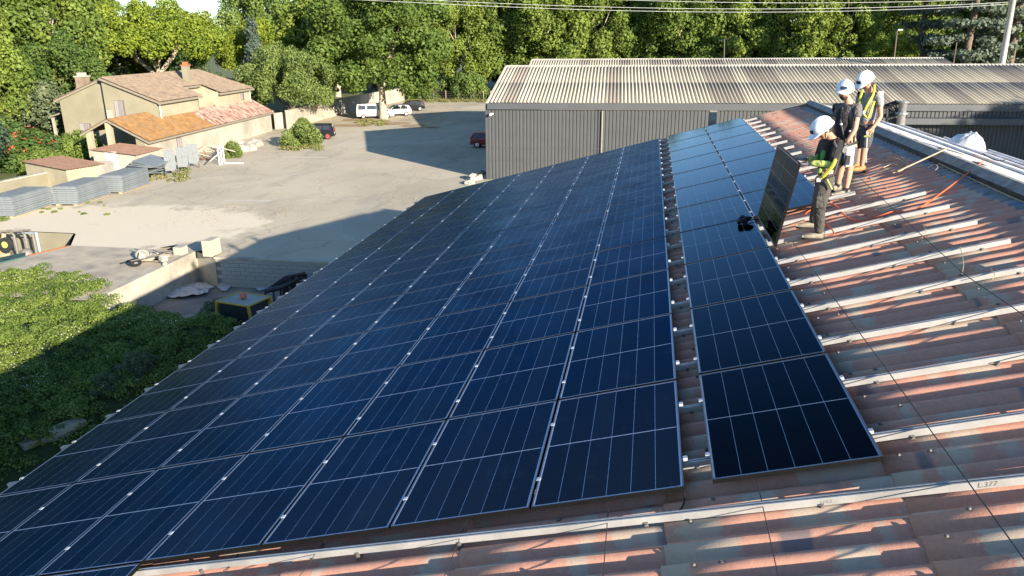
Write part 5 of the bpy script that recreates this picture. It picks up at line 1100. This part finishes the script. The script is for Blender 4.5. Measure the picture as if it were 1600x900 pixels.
def torso(pel, chest, neck, k=1.0, ex=0.0): return [(pel, .135*k+ex), (mid(pel, chest, .5), .125*k+ex), (chest, .150*k+ex), (mid(chest, neck, .72), .095*k+ex)]
# --- front worker, black jacket, hi-vis sleeves, setting the panel down
B1 = rpx(1277, 374, -.095)
a1 = lambda x, y, d=0: at(x, y, B1, d)
t = thing('person', 'worker in black jacket with yellow-green sleeves, head bowed, holding the tilted solar panel', 'person', B1)
pel, che, nek = a1(1290, 273, .05), a1(1300, 232, .05), a1(1298, 213, .04); shN, shF = a1(1309, 225, -.13), a1(1287, 224, .22); elN, elF = a1(1300, 257, -.22), a1(1277, 250, .26); wrN, wrF = a1(1266, 255, -.16), a1(1262, 248, .18)
hdN, hdF = a1(1250, 258, -.12), a1(1249, 250, .14)
hpN, hpF = a1(1288, 282, -.08), a1(1290, 280, .12); knN, knF = a1(1280, 327, -.08), a1(1278, 318, .22); anN, anF = a1(1280, 366, -.04), a1(1270, 349, .28); toN, toF = a1(1260, 376, -.06), a1(1250, 358, .26)
hc_ = a1(1287, 203, .03)
legsN = [(pel, .13), (hpN, .105), (mid(hpN, knN), .085), (knN, .062), (mid(knN, anN, .4), .056), (anN, .036)]; legsF = [(pel, .13), (hpF, .105), (mid(hpF, knF), .085), (knF, .062), (mid(knF, anF, .4), .056), (anF, .036)]
skinmesh('body', M['skin'], t, [[(pel, .11), (che, .12), (nek, .055), (hc_, .05)], [(che, .12), (shN, .05), (elN, .04), (wrN, .028)], [(che, .12), (shF, .05), (elF, .04), (wrF, .028)], [p if i else p for i, p in enumerate([(p, r*.8) for p, r in legsN])], [(p, r*.8) for p, r in legsF]])
skinmesh('trousers', M['trouser'], t, [[(pel+Vector((0, 0, .03)), .14), (pel, .14)], [(p, r+.022) for p, r in legsN[:-1]]+[(anN, .062)], [(p, r+.022) for p, r in legsF[:-1]]+[(anF, .062)]])
skinmesh('jacket', M['cloth_black'], t, [torso(pel, che, nek, 1.0, .01), [(che, .16), (shN, .078), (mid(shN, elN), .064), (elN, .056)], [(che, .16), (shF, .078), (mid(shF, elF), .064), (elF, .056)]])
for e, w in ((elN, wrN), (elF, wrF)): skinmesh('sleeve', M['hivis'], t, [[(e+(e-w)*.12, .050), (e, .055), (mid(e, w, .35), .046), (mid(e, w, .6), .050), (w, .038)]])
for w, h, sd in ((wrN, hdN, Vector((0, 0, 1))), (wrF, hdF, Vector((0, 0, 1)))): skinmesh('glove', M['glove'], t, hand_chains(w, h, sd, curl=.9), 1)
fc = Vector((-.80, -.20, -.62)); head(t, hc_, fc, Vector((-.45, -.1, .9)))
fx = Vector((-.9, -.35, 0)).normalized()
skinmesh('green_chest_panel', M['higreen'], t, [[(a1(1288, 234, -.10), .028), (a1(1286, 243, -.11), .036), (a1(1283, 251, -.10), .02)]]); skinmesh('green_chest_panel', M['higreen'], t, [[(a1(1278, 240, .02), .022), (a1(1276, 248, .0), .03), (a1(1275, 256, .0), .018)]])
skinmesh('yellow_hem_panel', M['higreen2'], t, [[(a1(1284, 262, -.06), .035), (a1(1281, 268, -.05), .045), (a1(1280, 275, -.05), .025)]])
MB().tube(smooth([a1(1306, 248, -.26), a1(1302, 258, -.28), a1(1292, 270, -.27), a1(1282, 279, -.25)]), [.014]+[.024]*9+[.016]*3, 6).build('lanyard', M['yellowstrap'], t); MB().cb(a1(1279, 281, -.25), (.05, .02, .05)).build('buckle', M['alu2'], t)
MB().tube([a1(1281, 272, -.18), a1(1290, 276, -.22), a1(1301, 274, -.12)], .02, 6).build('harness_belt', M['black'], t); MB().tube([a1(1292, 280, -.2), a1(1300, 296, -.2)], .012, 5).build('thigh_strap', M['yellowstrap'], t)
MB().tube([a1(1303, 222, -.2), a1(1312, 240, -.17), a1(1303, 272, -.16)], .016, 5).build('harness_strap', M['short'], t)
shoe(t, anN+Vector((0, 0, .02)), toN); shoe(t, anF+Vector((0, 0, .02)), toF)
MB().cb(mid(hpN, knN, .7)+fx*.02+Vector((0, -.08, 0)), (.12, .05, .16)).build('thigh_pocket', M['trouser'], t, bevel=.012)
# --- middle worker, black harness, bare arm, shorts, looking at the camera
B2 = rpx(1312, 306, -.095); a2_ = lambda x, y, d=0: at(x, y, B2, d)
t = thing('person', 'bearded worker in sunglasses and charcoal t-shirt with black harness, white tool pocket on shorts', 'person', B2)
pel, che, nek = a2_(1325, 226), a2_(1325, 179), a2_(1326, 159); shN, shF = a2_(1341, 167, -.12), a2_(1310, 167, .14); elN, elF = a2_(1336, 202, -.20), a2_(1302, 200, .10); wrN, wrF = a2_(1323, 223, -.22), a2_(1305, 222, -.02)
hdN, hdF = a2_(1318, 236, -.2), a2_(1308, 236, -.05); hpN, hpF = a2_(1331, 231, -.06), a2_(1319, 231, .08); knN, knF = a2_(1327, 266, -.06), a2_(1314, 264, .14); anN, anF = a2_(1321, 300, -.05), a2_(1308, 292, .16); toN, toF = a2_(1306, 309, -.10), a2_(1294, 300, .10); hc_ = a2_(1320, 143)
legsN = [(pel, .125), (hpN, .10), (mid(hpN, knN), .080), (knN, .056), (mid(knN, anN, .35), .056), (anN, .034)]; legsF = [(pel, .125), (hpF, .10), (mid(hpF, knF), .080), (knF, .056), (mid(knF, anF, .35), .056), (anF, .034)]
skinmesh('body', M['skin'], t, [[(pel, .11), (che, .12), (nek, .058), (hc_, .05)], [(che, .12), (shN, .058), (mid(shN, elN), .050), (elN, .042), (mid(elN, wrN, .4), .041), (wrN, .027)], [(che, .12), (shF, .058), (elF, .042), (wrF, .027)], legsN, legsF])
skinmesh('t_shirt', M['shirt_dark'], t, [torso(pel, che, nek, 1.02, .0), [(che, .155), (shN, .078), (mid(shN, elN, .55), .066)], [(che, .155), (shF, .078), (mid(shF, elF, .55), .066)]])
skinmesh('shorts', M['short'], t, [[(pel+Vector((0, 0, .04)), .145), (pel, .14)], [(pel, .14), (hpN, .118), (mid(hpN, knN), .100), (mid(hpN, knN, .88), .085)], [(pel, .14), (hpF, .118), (mid(hpF, knF), .100), (mid(hpF, knF, .88), .085)]])
skinmesh('harness_vest', M['cloth_black'], t, [[(mid(pel, che, .1)+Vector((-.05, -.02, 0)), .132), (mid(pel, che, .6)+Vector((-.06, -.03, 0)), .14), (che+Vector((-.06, -.03, .02)), .142), (mid(che, nek, .6)+Vector((-.04, -.02, 0)), .09)]])
for w, h in ((wrN, hdN), (wrF, hdF)): skinmesh('glove', M['glove'], t, hand_chains(w, h, Vector((.6, -.8, 0)), curl=.5), 1)
head(t, hc_, Vector((-.30, -.93, -.12)), Vector((-.06, -.1, 1)), beard=True, glasses=True)
MB().prism([a2_(1323, 230, -.2), a2_(1337, 226, -.19), a2_(1333, 259, -.17), a2_(1321, 262, -.18)], (-.02, .06, 0)).build('tool_pocket', M['pocket'], t, bevel=.012); MB().prism([a2_(1323, 243, -.22), a2_(1330, 243, -.22), a2_(1328, 258, -.21), a2_(1320, 258, -.21)], (-.02, .03, 0)).build('pocket_flap', M['short'], t, bevel=.008)
MB().tube([a2_(1330, 165, -.12), a2_(1336, 185, -.2), a2_(1334, 222, -.16)], .016, 6).tube([a2_(1316, 168, -.1), a2_(1313, 190, -.16), a2_(1320, 222, -.17)], .016, 6).build('harness_strap', M['black'], t); MB().ball(a2_(1314, 194, -.2), (.02, .02, .02)).ball(a2_(1328, 205, -.2), (.02, .02, .02)).build('buckle', M['alu2'], t)
MB().tube([a2_(1312, 224, -.08), a2_(1325, 228, -.18), a2_(1339, 222, -.1)], .022, 6).build('belt', M['black'], t)
for a_ in (anN, anF): MB().tube([a_+Vector((0, 0, -.03)), a_+Vector((0, 0, .07))], .044, 8).build('sock', M['cloth_black'], t)
shoe(t, anN+Vector((0, 0, .02)), toN); shoe(t, anF+Vector((0, 0, .02)), toF)
# --- rear worker, grey t-shirt with yellow harness straps
B3 = rpx(1344, 268, -.095); a3 = lambda x, y, d=0: at(x, y, B3, d)
t = thing('person', 'rear worker in light grey t-shirt with yellow harness straps, looking down at his hands', 'person', B3)
pel, che, nek = a3(1352, 200), a3(1359, 159), a3(1358, 141); shN, shF = a3(1374, 149, -.10), a3(1345, 147, .16); elN, elF = a3(1376, 182, -.14), a3(1340, 178, .12); wrN, wrF = a3(1364, 199, -.20), a3(1346, 196, -.02)
hdN, hdF = a3(1355, 207, -.22), a3(1350, 208, -.06); hpN, hpF = a3(1357, 206, -.06), a3(1346, 206, .08); knN, knF = a3(1350, 236, -.08), a3(1342, 236, .12); anN, anF = a3(1346, 262, -.02), a3(1338, 258, .16); toN, toF = a3(1336, 270, -.05), a3(1328, 266, .14); hc_ = a3(1353, 127)
legsN = [(pel, .125), (hpN, .10), (mid(hpN, knN), .080), (knN, .056), (mid(knN, anN, .35), .054), (anN, .034)]; legsF = [(pel, .125), (hpF, .10), (mid(hpF, knF), .080), (knF, .056), (mid(knF, anF, .35), .054), (anF, .034)]
skinmesh('body', M['skin'], t, [[(pel, .11), (che, .12), (nek, .058), (hc_, .05)], [(che, .12), (shN, .058), (mid(shN, elN), .050), (elN, .042), (mid(elN, wrN, .4), .041), (wrN, .027)], [(che, .12), (shF, .058), (mid(shF, elF), .050), (elF, .042), (wrF, .027)], legsN, legsF]+hand_chains(wrN, hdN, Vector((.6, -.8, 0)), curl=.9)+hand_chains(wrF, hdF, Vector((.6, -.8, 0)), curl=.9))
skinmesh('t_shirt', M['shirt_grey'], t, [torso(pel, che, nek, 1.04, .0), [(che, .158), (shN, .080), (mid(shN, elN, .6), .070)], [(che, .158), (shF, .080), (mid(shF, elF, .6), .070)]])
skinmesh('shorts', M['short'], t, [[(pel+Vector((0, 0, .04)), .145), (pel, .142)], [(pel, .142), (hpN, .118), (mid(hpN, knN), .102), (mid(hpN, knN, .92), .088)], [(pel, .142), (hpF, .118), (mid(hpF, knF), .102), (mid(hpF, knF, .92), .088)]])
head(t, hc_, Vector((-.72, -.42, -.55)), Vector((-.35, -.25, .9)))
for pp in ([(1366, 133, -.05), (1366, 146, -.15), (1357, 160, -.21), (1349, 178, -.19)], [(1348, 140, -.06), (1344, 152, -.08), (1341, 166, -.05), (1346, 180, -.12)], [(1349, 178, -.19), (1356, 186, -.2), (1361, 172, -.21), (1366, 158, -.2)]):
    MB().tube(smooth([a3(*p) for p in pp]), .021, 6).build('harness_strap', M['yellowstrap'], t)
MB().ball(a3(1349, 176, -.2), (.03, .03, .04)).build('buckle', M['alu2'], t); MB().tube([a3(1340, 196, -.05), a3(1352, 199, -.17), a3(1364, 195, -.1)], .02, 6).build('belt', M['black'], t)
shoe(t, anN+Vector((0, 0, .02)), toN, M['gloveor']); shoe(t, anF+Vector((0, 0, .02)), toF, M['gloveor'])
st = thing('measuring_rod', 'thin white rod with a yellow tie held upright by the rear worker', 'rod', a3(1353, 256, -.25)); MB().tube([a3(1355, 207, -.24), a3(1353, 254, -.25)], .009, 6).build('rod', M['alu2'], st); MB().tube([a3(1350, 213, -.26), a3(1360, 213, -.26)], .014, 5).build('tie', M['hivis'], st)
